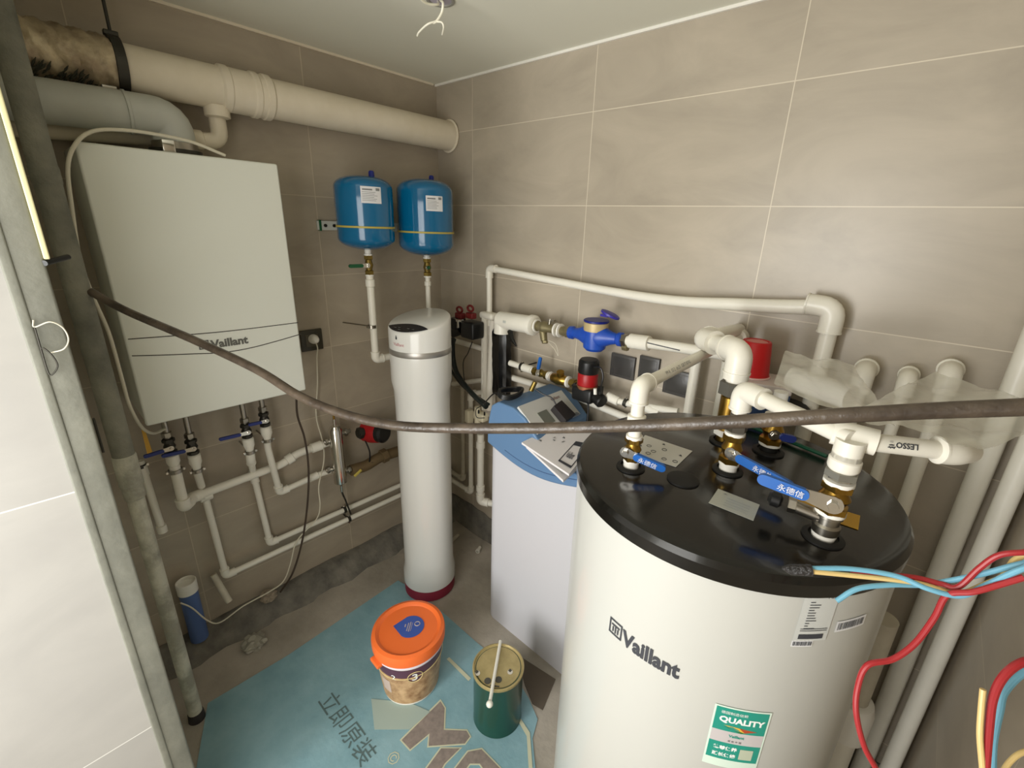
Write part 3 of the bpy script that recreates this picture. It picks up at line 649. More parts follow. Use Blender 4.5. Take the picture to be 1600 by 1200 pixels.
o = MB().tube(spline([Mt(850, 528), Mt(866, 545), Mt(872, 556), Mt(868, 538), Mt(852, 530)], 6), .0012, 6).build('tie_wire', cordw); tag(o, 'thin loose wire curl hanging under the brass strainer', 'wire')
t = thing('water_meter', 'blue cast water meter with its round lid flipped open on the back wall line', 'water meter', mz)
P0, P1 = Mt(890, 519), Mt(974, 531); dd = (P1-P0).normalized(); Ld = (P1-P0).length; c = P0+dd*Ld*.5
MB().lathe([(.017, 0), (.024, .004), (.024, .018), (.018, .024), (.024, .05), (.038, Ld*.36), (.042, Ld*.5), (.038, Ld*.64), (.024, Ld-.05), (.018, Ld-.024), (.024, Ld-.018), (.024, Ld-.004), (.017, Ld)], P0, dd, 28).build('body', metb, t)
MB().lathe([(.030, -.052), (.040, -.042), (.043, -.01), (.043, .022), (.041, .03)], c, (0, 0, 1), 36).build('register_housing', metb, t)
MB().lathe([(.043, .020), (.0435, .024), (.0435, .048), (.04, .052)], c, (0, 0, 1), 36).build('brass_ring', mat('meter_ring', (196, 176, 130), .45, .2), t)
MB().lathe([(.043, 0), (.045, .002), (.045, .006), (.043, .008)], c+V((0, 0, .05)), (0, 0, 1), 36).build('bezel', deepb, t)
MB().lathe([(.030, 0), (.034, .002), (.034, .008), (.03, .01)], Mt(955, 493)+V((0, -.01, .0)), (.35, .2, 1), 28).box(Mt(945, 493), (.03, .012, .008)).build('hinged_lid', mat('lid_blue', (58, 50, 150), .4), t)
for f_ in (-.02, 1.02): MB().hexn(P0+dd*Ld*f_, dd, .022, .018).build('union_nut', steel if f_ > 0 else grb, t)
a_ = Mt(976, 532)
t = pipe_run('water_pipe', 'white pipe with dark printed stripe from the blue meter to the right', [Mt(980, 532), Mt(1062, 543), Mt(1140, 556)], .0165, collars=[(Mt(1002, 535), Mt(1062, 543)-Mt(990, 533), .06), (Mt(988, 533), V((1, 0, 0)), .02)], er=1.5)
MB().box(Mt(1040, 540)+V((0, -.0168, 0)), (.11, .0012, .003), Matrix.Rotation(.02, 3, 'Y')).build('printed_stripe', ink, t)
MB().hexn(Mt(978, 537)+V((0, 0, -.012)), (1, 0, 0), .013, .02).build('brass_plug', grb, t)

# lower line: valve, brass, pump
YP = -.09
def Pm(x, y, d=YP): return at_y(x, y, d)
pipe_run('water_pipe', 'white pipe stub between the black bundle and the small blue-lever valve', [Pm(797, 567), Pm(833, 579)], .0125, collars=[(Pm(824, 576), Pm(833, 579)-Pm(797, 567), .05)])
clamp('pipe_clamp', 'dark clamp on the short pipe beside the black wrapped bundle', Pm(816, 573), Pm(833, 579)-Pm(797, 567), .0135, (0, 1, 0), .09, m=dsteel)
rv = ball_valve('ball_valve', 'small brass ball valve with upright blue lever on the lower back line', Pm(833, 579), Pm(857, 587), .0165, olive, Pm(845, 558), blueh, None, hw=.013, front=(0, -1, 0), lift=.02)
MB().cyl(Pm(857, 587), Pm(862, 589), .013).lathe([(.014, 0), (.02, .003), (.02, .009), (.014, .012)], Pm(858, 587), (1, 0, -.2), 20).build('tape_ring', white, rv[0])
t = thing('check_valve', 'round brass check valve with side cap left of the red pump', 'valve', Pm(877, 592))
P0, P1 = Pm(862, 589), Pm(886, 596); dd = (P1-P0).normalized(); Ld = (P1-P0).length
MB().lathe([(.013, 0), (.018, .006), (.024, Ld*.5), (.018, Ld-.008), (.013, Ld)], P0, dd, 22).cyl(Pm(876, 592), Pm(878, 580)+V((0, -.01, 0)), .015).build('body', brass, t)
MB().lathe([(.014, 0), (.022, .003), (.022, .010), (.014, .013)], P1, dd, 20).build('tape_ring', white, t)
MB().cyl(P1+dd*.01, Pm(905, 601), .012).hexn(P1+dd*.03, dd, .018, .02).build('nipple', olive, t)
t = thing('circulation_pump', 'upright red and black circulation pump on the back wall line', 'pump', Pm(918, 622, -.11))
pt, pm, pl, pb = Pm(921, 561, -.11), Pm(919, 582, -.11), Pm(917, 603, -.11), Pm(916, 620, -.11)
ax = (pt-pb).normalized(); ax = V((0, 0, 1)); cx0 = (pt+pb)/2; px_, py_ = cx0.x, -.11
MB().lathe([(.036, pm.z), (.038, pm.z+.006), (.037, pt.z-.008), (.031, pt.z)], (px_, py_, 0), (0, 0, 1), 32).build('top_cap', black, t)
MB().lathe([(.034, pl.z), (.037, pl.z+.01), (.037, pm.z-.006), (.034, pm.z+.001)], (px_, py_, 0), (0, 0, 1), 32).build('motor_housing', redm, t)
MB().lathe([(.038, pl.z-.006), (.0385, pl.z+.006)], (px_, py_, 0), (0, 0, 1), 32).build('flange', mat('bronze', (150, 96, 66), .45, .5), t)
MB().box((px_, py_, (pb.z+pl.z)/2-.005), (.088, .075, pl.z-pb.z+.012), b=.01).build('volute', black, t)
MB().cyl((px_-.03, py_, pb.z), (px_-.062, py_+.01, pb.z+.03), .014).build('inlet', black, t)
MB().lathe([(.02, -.02), (.024, -.015), (.024, .015), (.02, .02)], Pm(936, 624, -.12), (1, -.3, -.3), 18).box(Pm(938, 610, -.12), (.016, .02, .03), b=.003).build('terminal_box', black, t)
MB().cyl(Pm(930, 607, -.155), Pm(930, 616, -.155), .006).build('cable_gland', white, t)
MB().tube(spline([Pm(928, 574, -.14), Pm(938, 575, -.14), Pm(942, 587, -.14), Pm(940, 600, -.14), Pm(938, 612, -.13)], 6), .0035, 8).build('cable', black, t)
MB().tube([Pm(919, 620, -.12), Pm(919, 640, -.12), Pm(918, 660, -.12)], [.006, .003, .006], 8).build('hanging_lead', black, t)
t = pipe_run('water_pipe', 'white pipe with valve socket running right of the red pump', [Pm(944, 621), Pm(985, 631), Pm(1060, 643)], .0115, collars=[(Pm(958, 623), V((1, 0, -.15)), .05), (Pm(1012, 637), V((1, 0, -.12)), .09)], er=1.45)
clamp('pipe_clamp', 'dark ring clamp on the pipe right of the red pump', Pm(978, 629), V((1, 0, -.15)), .012, (0, 1, 0), .09, m=dsteel)
c = Bk(712, 536, -.04); pipe_run('water_pipe', 'white horizontal pipe behind the black filter valve in the corner', [V((.03, -.04, c.z+.01)), Bk(765, 548, -.04)], .0125)
pipe_run('water_pipe', 'white pipe across the back wall just above the softener cabinet', [Bk(800, 590, -.035), Bk(905, 622, -.035), Bk(985, 655, -.035), Bk(1080, 678, -.035)], .0135, er=1)

# corner verticals under the hoses
cA0, cA1 = Bk(722, 600, -.045), Bk(724, 752, -.045)
pipe_run('water_pipe', 'slim white vertical pipe nearest the corner turning along the back wall', [V((cA1.x, -.045, cA0.z)), V((cA1.x, -.045, c2.z)), V((.06, -.04, c2.z))], .0105, m=dustw)
cB0, cB1 = Bk(733, 614, -.055), Bk(736, 772, -.055)
pipe_run('water_pipe', 'white vertical pipe with top elbow left of the cream valve block', [Bk(760, 612, -.055)*1, V((cB1.x, -.055, cB0.z)), V((cB1.x, -.055, c1.z)), V((.10, -.05, c1.z))], .0118)
t = thing('valve_block', 'cream plastic valve block beside the blue cabinet lid', 'valve', Bk(748, 660, -.1))
MB().box(Bk(751, 650, -.10), (.07, .04, .04), b=.008).box(Bk(733, 650, -.10), (.03, .035, .065), b=.006).cyl(Bk(746, 636, -.11), Bk(746, 660, -.11), .014).build('body', mat('cream_plastic', (226, 218, 190), .4), t)
MB().cyl(Bk(748, 641, -.135), Bk(748, 646, -.135), .004).cyl(Bk(757, 644, -.135), Bk(757, 649, -.135), .004).build('screw', black, t)
MB().hexn(Bk(751, 672, -.1), (0, 0, 1), .016, .02).build('union_nut', chrome, t)
a_ = Bk(751, 678, -.1); b_2 = Bk(749, 782, -.1); b_2.x = a_.x
pipe_run('water_pipe', 'thick white fitting pipe hanging below the cream valve block', [a_, b_2, b_2+V((.06, .03, .0))], .0165, collars=[(V((a_.x, a_.y, Bk(751, 695, -.1).z)), V((0, 0, 1)), .035), (V((a_.x, a_.y, Bk(750, 762, -.1).z)), V((0, 0, 1)), .03)], er=1.25)
o = MB().tube(spline([Bk(752, 634, -.17), Bk(744, 640, -.17), Bk(745, 652, -.17), Bk(757, 653, -.17)], 6), .0018, 6).build('cable', black); tag(o, 'thin black cable loop in front of the cream valve block', 'cable')
o = MB().cyl(Bk(708, 600, -.02), Bk(755, 600, -.03)+V((0, 0, .02)), .012).build('water_pipe', pipew); tag(o, 'short white pipe lying level behind the thick black hose', 'pipe')

# dark junction boxes set in the back wall, film over them
g = 'dark square sockets on the back wall'
film_pts = []
for (xa, ya, xb, yb), lab in (((957, 556, 992, 588), 'dark square junction box, leftmost of three right of the red pump'), ((1001, 562, 1030, 590), 'dark square junction box, middle of three, half behind a sloping pipe'), ((1040, 580, 1084, 617), 'dark square junction box, rightmost of three below the white pipe elbow')):
    c = at_y((xa+xb)/2, (ya+yb)/2, 0); ww = (at_y(xb, yb, 0)-at_y(xa, ya, 0)).x*.98
    t = thing('junction_box', lab, 'junction box', c, g)
    MB().box(c+V((0, -.006, 0)), (ww, .012, .086), b=.002).build('face_plate', mat('box_dark', (44, 40, 38), .3), t)
    MB().box(c+V((0, -.0125, 0)), (ww*.8, .002, .066), b=.0008).build('inner_cover', mat('box_inner', (34, 31, 30), .2), t)
    rnd = random.Random(int(c.x*1000)); vs = []; fs = []
    for i in range(9):
        for j in range(9): vs.append(c+V(((i/8-.5)*ww*1.12, -.018-.008*rnd.random(), (j/8-.5)*.1)))
    for i in range(8):
        for j in range(8): fs.append((i*9+j, (i+1)*9+j, (i+1)*9+j+1, i*9+j+1))
    MB().add(vs, fs).build('protective_film', film2, t)

# ------------------------------------------------------------------ water tank
TX, TY, TR, TH = 1.616, -.536, .2995, 1.16
t = thing('hot_water_tank', 'large white cylindrical hot water tank with glossy black lid in the foreground', 'water tank', (TX, TY, 0)); TANK = t
MB().lathe([(TR-.01, 0), (TR-.004, .004), (TR-.003, TH-.035)], (TX, TY, 0), (0, 0, 1), 128).build('shell', enamel2, t)
MB().lathe([(TR-.003, TH-.036), (TR, TH-.034), (TR+.001, TH-.012), (TR-.005, TH-.003), (TR-.016, TH), (.001, TH)], (TX, TY, 0), (0, 0, 1), 128).build('lid', lidm, t)
def port(x, y, r, m=rubber): MB().lathe([(r, 0), (r, .004), (r*.72, .007), (r*.7, .003)], (x, y, TH-.001), (0, 0, 1), 28).build('port_collar', m, t)
VA, VB, VB2, VC, VD = (1.475, -.672), (1.62, -.541), (1.566, -.414), (1.655, -.389), (1.805, -.647)
for p_, r in ((VA, .028), (VB, .029), (VB2, .03), (VC, .032), (VD, .030)): port(*p_, r)
c = at_z(1067, 750, TH); MB().lathe([(.030, 0), (.030, .004), (.026, .006), (.001, .006)], (c.x, c.y, TH-.001), (0, 0, 1), 28).build('blanking_cap', rubber, t)
def wrap(px, py, tilt=0):
    d = ray(px, py); A = d.x**2+d.y**2; B = 2*(d.x*(CAMP.x-TX)+d.y*(CAMP.y-TY)); Cc = (CAMP.x-TX)**2+(CAMP.y-TY)**2-TR**2
    s = (-B-math.sqrt(B*B-4*A*Cc))/(2*A); P = CAMP+d*s; return math.atan2(P.y-TY, P.x-TX), P.z
def wf(a0, z0, h=.001, tilt=0):
    R2 = TR+h-.003
    return lambda u, v_: V((TX+R2*math.cos(a0+u/R2), TY+R2*math.sin(a0+u/R2), z0+v_))
aL, zL = wrap(950, 985); aR, zR = wrap(1058, 1056)
wl = (aR-aL)*TR
fs_ = wl/.178
em = .034*fs_
text('Vaillant', .058*fs_, lambda x, y: wf(aL, zL, .0012)(x*.80+.042*fs_, y-.002), 'logo_text', ink, t, bold=.0016)
F = wf(aL, zL, .0012); q = MB()
for x0, y0, x1, y1 in ((0, -.001, .034, .0025), (0, .030, .034, .0335), (0, 0, .0035, .033), (.0305, 0, .034, .033), (.009, .006, .0125, .018), (.0155, .005, .019, .021), (.022, .006, .0255, .018), (.006, .020, .028, .0235)):
    q.add(*rectf(F, x0*fs_*1.12, y0*fs_*1.28, x1*fs_*1.12, y1*fs_*1.28, 3))
q.build('logo_emblem', ink, t, smooth=False)
# rating label + barcode strip
a0, z0 = wrap(1240, 1000); a1, z1 = wrap(1310, 950); F = wf(a0, z0-.004, .001); F2 = wf(a0, z0-.004, .0016); WW = (a1-a0)*TR*.96; HH = .088
lb = MB().add(*rectf(F, 0, 0, WW, HH, 10)).build('rating_label', mat('silver_label', (198, 200, 196), .4), t)
q = MB(); rnd = random.Random(1)
for i in range(11): q.add(*rectf(F2, WW*.2, HH*(.82-.055*i), WW*(.3+.25*rnd.random()), HH*(.835-.055*i), 5))
for i in range(2): q.add(*rectf(F2, WW*.12, HH*(.26-.04*i), WW*.92, HH*(.272-.04*i), 8))
q.add(*rectf(F2, WW*.12, HH*.05, WW*.85, HH*.15, 8)); q.build('print', ink, lb)
text('Vaillant', .011, lambda x, y: F2(x+WW*.62, y+HH*.9), 'label_text', ink, lb)
def barcode(a_, z_, ww, hh, name='barcode_label'):
    F, F2 = wf(a_, z_, .001), wf(a_, z_, .0016); l_ = MB().add(*rectf(F, 0, 0, ww, hh, 6)).build(name, labelw, t); q = MB(); x = ww*.05
    while x < ww*.93:
        w_ = rnd.choice((.0006, .001, .0016)); q.add(*rectf(F2, x, hh*.2, x+w_, hh*.85)); x += w_+rnd.choice((.0008, .0014))
    q.build('bars', ink, l_)
a_, z_ = wrap(1236, 1012); barcode(a_, z_, WW*.62, .012)
a_, z_ = wrap(1305, 990); barcode(a_, z_, .058, .020)
# teal quality sticker
a0, z0 = wrap(1100, 1190); a1, z1 = wrap(1182, 1192); ah, zh = wrap(1122, 1104)
F = wf(a0, z0, .0012); F2 = wf(a0, z0, .0018); WW = (a1-a0)*TR; HH = zh-z0
st = MB().add(*rectf(F, -.003, -.003, WW+.003, HH+.003, 8)).build('quality_sticker', mat('sticker_edge', (214, 232, 218), .4), t)
F1 = wf(a0, z0, .0015)
q = MB().add(*rectf(F1, 0, HH*.12, WW, HH*.42, 8)).add(*rectf(F1, 0, HH*.62, WW, HH, 8)); q.build('teal_band', teal, st)
q = MB().add(*rectf(F1, 0, HH*.42, WW, HH*.62, 8)); q.build('grey_band', mat('sticker_grey', (196, 190, 190), .4), st)
lw = mat('sticker_white', (240, 244, 240), .4)
text('QUALITY', WW*.205, lambda x, y: F2(x+WW*.09, y+HH*.775), 'sticker_text', lw, st, bold=.0007)
text('德国制造信赖', WW*.085, lambda x, y: F2(x+WW*.1, y+HH*.91), 'sticker_text', lw, st)
text('Vaillant', WW*.10, lambda x, y: F2(x+WW*.34, y+HH*.53), 'sticker_text', teal, st, bold=.0003)
text('威 能 中 国', WW*.055, lambda x, y: F2(x+WW*.34, y+HH*.45), 'sticker_text', ink, st)
text('德尊保养', WW*.115, lambda x, y: F2(x+WW*.1, y+HH*.30), 'sticker_text', lw, st, bold=.0003)
text('延长保修', WW*.115, lambda x, y: F2(x+WW*.1, y+HH*.18), 'sticker_text', lw, st, bold=.0003)
MB().add(*rectf(F2, WW*.62, HH*.17, WW*.88, HH*.35, 4)).build('sticker_patch', mat('patch', (186, 194, 172), .4), st)
q = MB().add([F2(WW*.2, HH*.72), F2(WW*.5, HH*.66), F2(WW*.62, HH*.64), F2(WW*.5, HH*.71)], [(0, 1, 2, 3)]); q.build('arrow_mark', mat('arrow_gold', (222, 178, 70), .4), st, smooth=False)
q = MB().add([F2(WW*.2, HH*.70), F2(WW*.55, HH*.62), F2(WW*.62, HH*.64), F2(WW*.45, HH*.67)], [(0, 1, 2, 3)]); q.build('arrow_mark', mat('arrow_green', (46, 110, 60), .4), st, smooth=False)
q = MB().add([F2(WW*.5, HH*.71), F2(WW*.85, HH*.68), F2(WW*.62, HH*.64)], [(0, 1, 2)]); q.build('arrow_mark', mat('arrow_red', (172, 74, 44), .4), st, smooth=False)
# top labels (plates lying on the lid)
def toplabel(pix, m, name, zz=TH+.0008):
    P = [at_z(x, y, zz) for x, y in pix]; return MB().prism(P, (0, 0, .0006)).build(name, m, t, smooth=False), P
lb, P = toplabel([(1008, 680), (1082, 705), (1056, 730), (985, 707)], mat('top_label_white', (198, 196, 188), .5), 'port_diagram_label')
q = MB(); u_ = P[1]-P[0]; v_ = P[3]-P[0]
for a, b in ((.22, .45), (.52, .38), (.62, .78), (.30, .78), (.82, .72), (.36, .62)):
    c = P[0]+u_*a+v_*b+V((0, 0, .001)); q.tube([c+V((.005*math.cos(k*.7), .005*math.sin(k*.7), 0)) for k in range(10)], .0006, 5)
for a, b in ((.45, .18), (.85, .42), (.08, .6)):
    c = P[0]+u_*a+v_*b+V((0, 0, .0014)); q.add([c+u_.normalized()*.004, c-u_.normalized()*.004, c-v_.normalized()*.007], [(0, 1, 2)])
q.build('print', ink, lb, smooth=False)
lb, P = toplabel([(1122, 764), (1187, 789), (1177, 814), (1107, 786)], mat('top_label_silver', (178, 180, 170), .3, .2), 'silver_label')
q = MB(); u_ = P[1]-P[0]; v_ = P[3]-P[0]
c = P[0]+u_*.22+v_*.2+V((0, 0, .0014)); q.add([c+u_.normalized()*.004, c-u_.normalized()*.004, c-v_.normalized()*.004], [(0, 1, 2)])
for b in (.35, .5, .65, .8): a_, b_2 = P[0]+u_*.3+v_*b+V((0, 0, .001)), P[0]+u_*.85+v_*b+V((0, 0, .001)); q.tube([a_, b_2], .0003, 4)
q.build('print', inkg, lb, smooth=False)
toplabel([(1232, 772), (1344, 806), (1341, 828), (1236, 793)], mat('top_label_yellow', (196, 150, 40), .5), 'yellow_label')

# valves on the tank
def V3(xy, z): return V((xy[0], xy[1], z))
wb = lambda h, r=.017: None
rA = ball_valve('ball_valve', 'brass ball valve with blue handle at the front-left of the black tank lid', V3(VA, 1.228), V3(VA, 1.176), .0165, brass, at_z(1040, 733, 1.183), blueh, 'ball valves on the tank lid', hw=.0155, lift=.024, front=(-.1, -1, 0), gs=.2)
MB().cyl(V3(VA, TH), V3(VA, 1.19), .015).build('neck', white, rA[0])
rB = ball_valve('ball_valve', 'brass ball valve with blue handle at the centre of the black tank lid', V3(VB, 1.243), V3(VB, 1.178), .0195, brass, at_z(1240, 762, 1.20), blueh, 'ball valves on the tank lid', hw=.017, lift=.028, front=(.25, -.97, 0), gs=.1)
MB().cyl(V3(VB, TH), V3(VB, 1.19), .017).build('neck', white, rB[0])
MB().cyl(V3(VB, 1.24), V3(VB, 1.285), .0145).hexn(V3(VB, 1.257), (0, 0, 1), .0215, .016).build('union_nut', steel, rB[0])
rC = ball_valve('ball_valve', 'brass ball valve at the back of the tank lid by the green strap', V3(VC, 1.245), V3(VC, 1.18), .0225, brass, V3(VC, 1.205)+V((.045, .0, 0)), navyh, 'ball valves on the tank lid', hw=.016, lift=.03, front=(.3, -.95, 0))
MB().cyl(V3(VC, TH), V3(VC, 1.185), .018).build('neck', rubber, rC[0])
MB().cyl(V3(VC, 1.245), V3(VC, 1.30), .0145).build('riser_pipe', white, rC[0])
t2 = thing('brass_union', 'brass union with grey nut on the far left port of the tank lid', 'fitting', V3(VB2, TH), None)
MB().lathe([(.017, 0), (.017, .03), (.022, .035), (.022, .11), (.018, .115)], V3(VB2, TH), (0, 0, 1), 24).build('brass_body', brass, t2)
MB().hexn(V3(VB2, TH+.025), (0, 0, 1), .024, .014).build('white_seal', white, t2)
MB().hexn(V3(VB2, 1.29), (0, 0, 1), .030, .03).build('grey_nut', mat('grey_metal', (120, 118, 110), .4, .6), t2)
# D: riser with relief valve and big lever
t3 = thing('safety_valve', 'steel safety valve body standing on the right port of the tank lid', 'valve', V3(VD, TH))
MB().lathe([(.016, 0), (.018, .012)], V3(VD, TH), (0, 0, 1), 24).build('white_seal', white, t3)
MB().lathe([(.015, .01), (.019, .013), (.0195, .026), (.0165, .03), (.0165, .04), (.0195, .042), (.0195, .047)], V3(VD, TH), (0, 0, 1), 24).build('body', steel, t3)
MB().cyl(V3(VD, TH+.034), V3(VD, TH+.042)+V((-.052, -.012, 0)), .0105).hexn(V3(VD, TH+.042)+V((-.05, -.011, 0)), (1, .2, 0), .013, .012).build('side_branch', steel, t3)
MB().lathe([(.008, 0), (.0125, .004), (.0125, .016), (.008, .02)], V3(VD, TH+.042)+V((-.064, -.013, 0)), (-1, -.2, .1), 18).build('knob', black, t3)
rD = ball_valve('ball_valve', 'large brass ball valve with long blue handle on the right of the tank lid', V3(VD, 1.262), V3(VD, 1.21), .0215, brass, at_z(1184, 745, 1.245), blueh, 'ball valves on the tank lid', hw=.019, lift=.03, front=(.1, -1, 0), gs=.3)
MB().cyl(V3(VD, 1.258), V3(VD, 1.275), .013).hexn(V3(VD, 1.266), (0, 0, 1), .0165, .01).build('steel_nipple', chrome, rD[0])
for r__, wv in ((rA, .0), (rB, .0), (rD, .0)):
    _, s, hd, up, fr, hl = r__
    sg = 1
    e = hd; n = fr if fr.dot(CAMP-s) > 0 else -fr
    ud = n.cross(e)
    if e.dot(cr) < 0: e = -e
    ud = n.cross(e)
    base = s+hd*hl*.55-e*.018-ud*.0045+n*.0065
    text('永德信', .0125, lambda x, y: base+e*x+ud*y, 'handle_text', labelw, r__[0])

# white piping above the tank
wp = pipew
tA = pipe_run('water_pipe', 'white pipe rising from the front-left tank valve and sloping back to the wall', [V3(VA, 1.228), V3(VA, 1.333), V((1.45, -.10, 1.325)), V((1.46, -.015, 1.325))], .0128, er=1.38, ml=1.7,
         collars=[(V3(VA, 1.26), V((0, 0, 1)), .03)], ep=pipew)
# printing on that pipe
d_ = (V((1.45, -.10, 1.325))-V3(VA, 1.333)).normalized(); s_ = V3(VA, 1.333)+d_*.09
n_ = (CAMP-s_); n_ = (n_-d_*n_.dot(d_)).normalized(); u_ = n_.cross(d_)
text('PP-R  S3.2  dn25  GB/T18742', .011, lambda x, y: s_+d_*x+n_*.0136+u_*(y-.004), 'pipe_print', inkg, tA)
MB().lathe([(.0128, 0), (.024, .003), (.024, .03), (.02, .034)], V((1.452, -.06, 1.325)), (0, 1, 0), 24).build('wall_fitting', pipew, tA)
# B2 riser: up, elbow left, second elbow away
zB2 = 1.372
tB2 = pipe_run('water_pipe', 'white pipe with two fat elbows rising from the brass union behind the tank', [V3(VB2, 1.30), V3(VB2, zB2), V((1.455, -.33, zB2-.006)), V((1.44, -.02, zB2-.03))], .019, er=1.42, ml=1.6, collars=[(V3(VB2, 1.325), V((0, 0, 1)), .03)])
# wall verticals
for pxa, pxb, lab in (((1088, 565), (1078, 655), 'white vertical pipe on the back wall, left of the pair behind the tank fittings'), ((1135, 575), (1118, 655), 'white vertical pipe on the back wall, right of the pair behind the tank fittings')):
    a_ = at_y(*pxa, -.06); pipe_run('water_pipe', lab, [V((a_.x, -.06, a_.z+.02)), V((a_.x, -.06, .35))], .0155, m=pipew, group='vertical pipes behind the tank')
# B riser to D tee, on to LESSO elbow
zP = 1.332
dirv = (V3(VD, zP)-V3(VB, zP)).normalized()
endL = at_z(1490, 706, zP-.008)
mB = thing('water_pipe', 'thick white pipe from the centre tank valve through a tee to a fat end elbow', 'pipe', V3(VB, 1.28))
MB().tube([V3(VB, 1.275), V3(VB, zP), V3(VD, zP)], .0135, 20, .02).build('pipe', pipew, mB)
MB().tube([V3(VB, zP-.035), V3(VB, zP), V3(VB, zP)+dirv*.045], .0195, 24, .02).cyl(V3(VB, zP)+dirv*.045, V3(VB, zP)+dirv*.049, .0205).cyl(V3(VB, zP-.035), V3(VB, zP-.039), .0205).build('elbow', pipew, mB)
d2 = (endL-V3(VD, zP)).normalized()
q = MB(); q.cyl(V3(VD, zP)-dirv*.03, V3(VD, zP)+d2*.036, .0195, seg=28).cyl(V3(VD, zP), V3(VD, zP-.034), .0195, seg=28)
q.build('tee', pipew, mB)
MB().tube([V3(VD, zP)+d2*.03, endL], .0135, 24).build('pipe', pipew, mB)
MB().tube([endL-d2*.022, endL, endL+V((.015, .035, -.004))], .0195, 28, .02).lathe([(.014, 0), (.0202, .003), (.0202, .006)], endL-d2*.026, d2, 28).build('elbow', pipew, mB)
pD = thing('pipe_fitting', 'white threaded adapter under the tee above the right tank valve', 'fitting', V3(VD, 1.285))
MB().lathe([(.018, 0), (.0205, .003), (.0215, .006), (.0215, .018), (.0195, .02), (.0195, .028)], V3(VD, 1.282), (0, 0, 1), 28).build('adapter', pipew, pD)
MB().hexn(V3(VD, 1.277), (0, 0, 1), .0235, .012).build('union_nut', mat('grey_nut', (140, 138, 128), .4, .6), pD)
s_ = V3(VD, zP)+d2*.10; n_ = (CAMP-s_); n_ = (n_-d2*n_.dot(d2)).normalized(); u_ = n_.cross(d2)
text('LESSO管', .0115, lambda x, y: s_-d2*x+n_*.0143-u_*(y-.004)-d2*.016, 'pipe_print', ink, mB, bold=.0003)
o = MB().tube([at_z(x, y, TH+.006) for x, y in ((1128, 655), (1165, 664), (1205, 678), (1250, 696), (1292, 713))], .0045, 6).build('strap', mat('green_strap', (14, 74, 50), .4)); tag(o, 'dark green strap lying across the back of the black tank lid', 'strap')

# red cup on a blue and white carton (standing on the back wall shelf bracket)
gx = at_y(1186, 600, -.12)
t = thing('storage_carton', 'small blue and white carton behind the tank fittings', 'box', gx)
MB().box(gx+V((.01, 0, -.035)), (.13, .12, .07), Matrix.Rotation(.25, 3, 'Z'), .003).build('blue_side', mat('carton_blue', (46, 68, 104), .5), t)
MB().box(gx+V((.01, 0, .009)), (.132, .122, .02), Matrix.Rotation(.25, 3, 'Z'), .003).build('white_top', mat('carton_white', (206, 196, 190), .5), t)
MB().box(gx+V((-.03, -.05, -.05)), (.05, .03, .05), b=.004).build('red_side', redd, t)
t = thing('wall_bracket', 'dark metal arm from the back wall supporting the carton', 'bracket', (gx.x, 0, gx.z-.08))
MB().box((gx.x+.01, -.08, gx.z-.078), (.1, .16, .014), b=.002).build('arm', dsteel, t)
MB().lathe([(.055, 0), (.06, .004), (.06, .022), (.05, .03)], (gx.x+.07, -.1, gx.z-.07), (0, 0, 1), 24).build('round_boss', rubber, t)
t = thing('plastic_cup', 'red plastic cup standing upside down on the small carton', 'cup', gx+V((0, 0, .02)))
MB().lathe([(.047, 0), (.048, .003), (.045, .006), (.0365, .094), (.034, .097), (.028, .097), (.027, .093), (.001, .093)], gx+V((-.026, 0, .0195)), (0, 0, 1), 36).build('cup_body', redcup, t)
MB().lathe([(.0478, 0), (.0492, .001), (.0492, .004), (.0478, .005)], gx+V((-.026, 0, .0192)), (0, 0, 1), 36).build('rim', mat('pale_rim', (226, 190, 184), .5), t)
MB().lathe([(.0265, .0935), (.001, .0935)], gx+V((-.026, 0, .0215)), (0, 0, 1), 28, False).build('base_disc', mat('pink_disc', (214, 130, 122), .4), t)

# capped stubs on the back wall
for px, r, lab in (((1350, 582), .019, 'white elbow with lipped rim coming out of the back wall, leftmost of three'), ((1418, 592), .0155, 'smaller white elbow coming out of the back wall, middle of three'), ((1485, 584), .018, 'white elbow with lipped rim coming out of the back wall, nearest the right corner')):
    c = at_y(*px, -.075); t = thing('wall_elbow', lab, 'pipe', c, 'white wall elbows above the plastic sheet')
    MB().tube([V((c.x, -.001, c.z)), c, V((c.x, c.y, .30))], r*.82, 20, r).build('pipe', pipew, t)
    MB().tube([V((c.x, -.03, c.z)), c, V((c.x, c.y, c.z-r*2.6))], r*1.22, 22, r*1.3).build('elbow', pipew, t)
    MB().lathe([(r*1.22, 0), (r*1.4, .002), (r*1.4, .010), (r*1.22, .012)], V((c.x, -.034, c.z)), (0, 1, 0), 24).build('lip', pipew, t)
# corner verticals on the right
pipe_run('water_pipe', 'tall white vertical pipe in the right corner, left of the pair', [V((2.018, -.05, 0)), V((2.018, -.05, H))], .0215, m=pipew, group='corner riser pipes')
pipe_run('water_pipe', 'tall white vertical pipe in the right corner, closest to the right wall', [V((2.069, -.07, 0)), V((2.069, -.07, H))], .0195, m=pipew, group='corner riser pipes')
# large drain fitting at the lower right of the tank
t = thing('drain_fitting', 'fat white pipe coupling standing between the tank and the right corner pipes', 'pipe', (1.945, -.50, 0))
c = at_d(1332, 1100, 1.10)
MB().cyl((c.x, c.y, 0), (c.x, c.y, c.z-.02), .033, seg=28).build('pipe', pipew, t)
MB().lathe([(.034, -.09), (.046, -.085), (.046, -.005), (.040, .02), (.033, .024)], (c.x, c.y, c.z), (0, 0, 1), 32).build('coupling', white, t)
MB().cyl((c.x+.0, c.y+.0, c.z), (c.x, c.y, c.z+.27), .027, seg=28).build('upper_pipe', dustw, t)
q = at_d(1340, 900, 1.0)

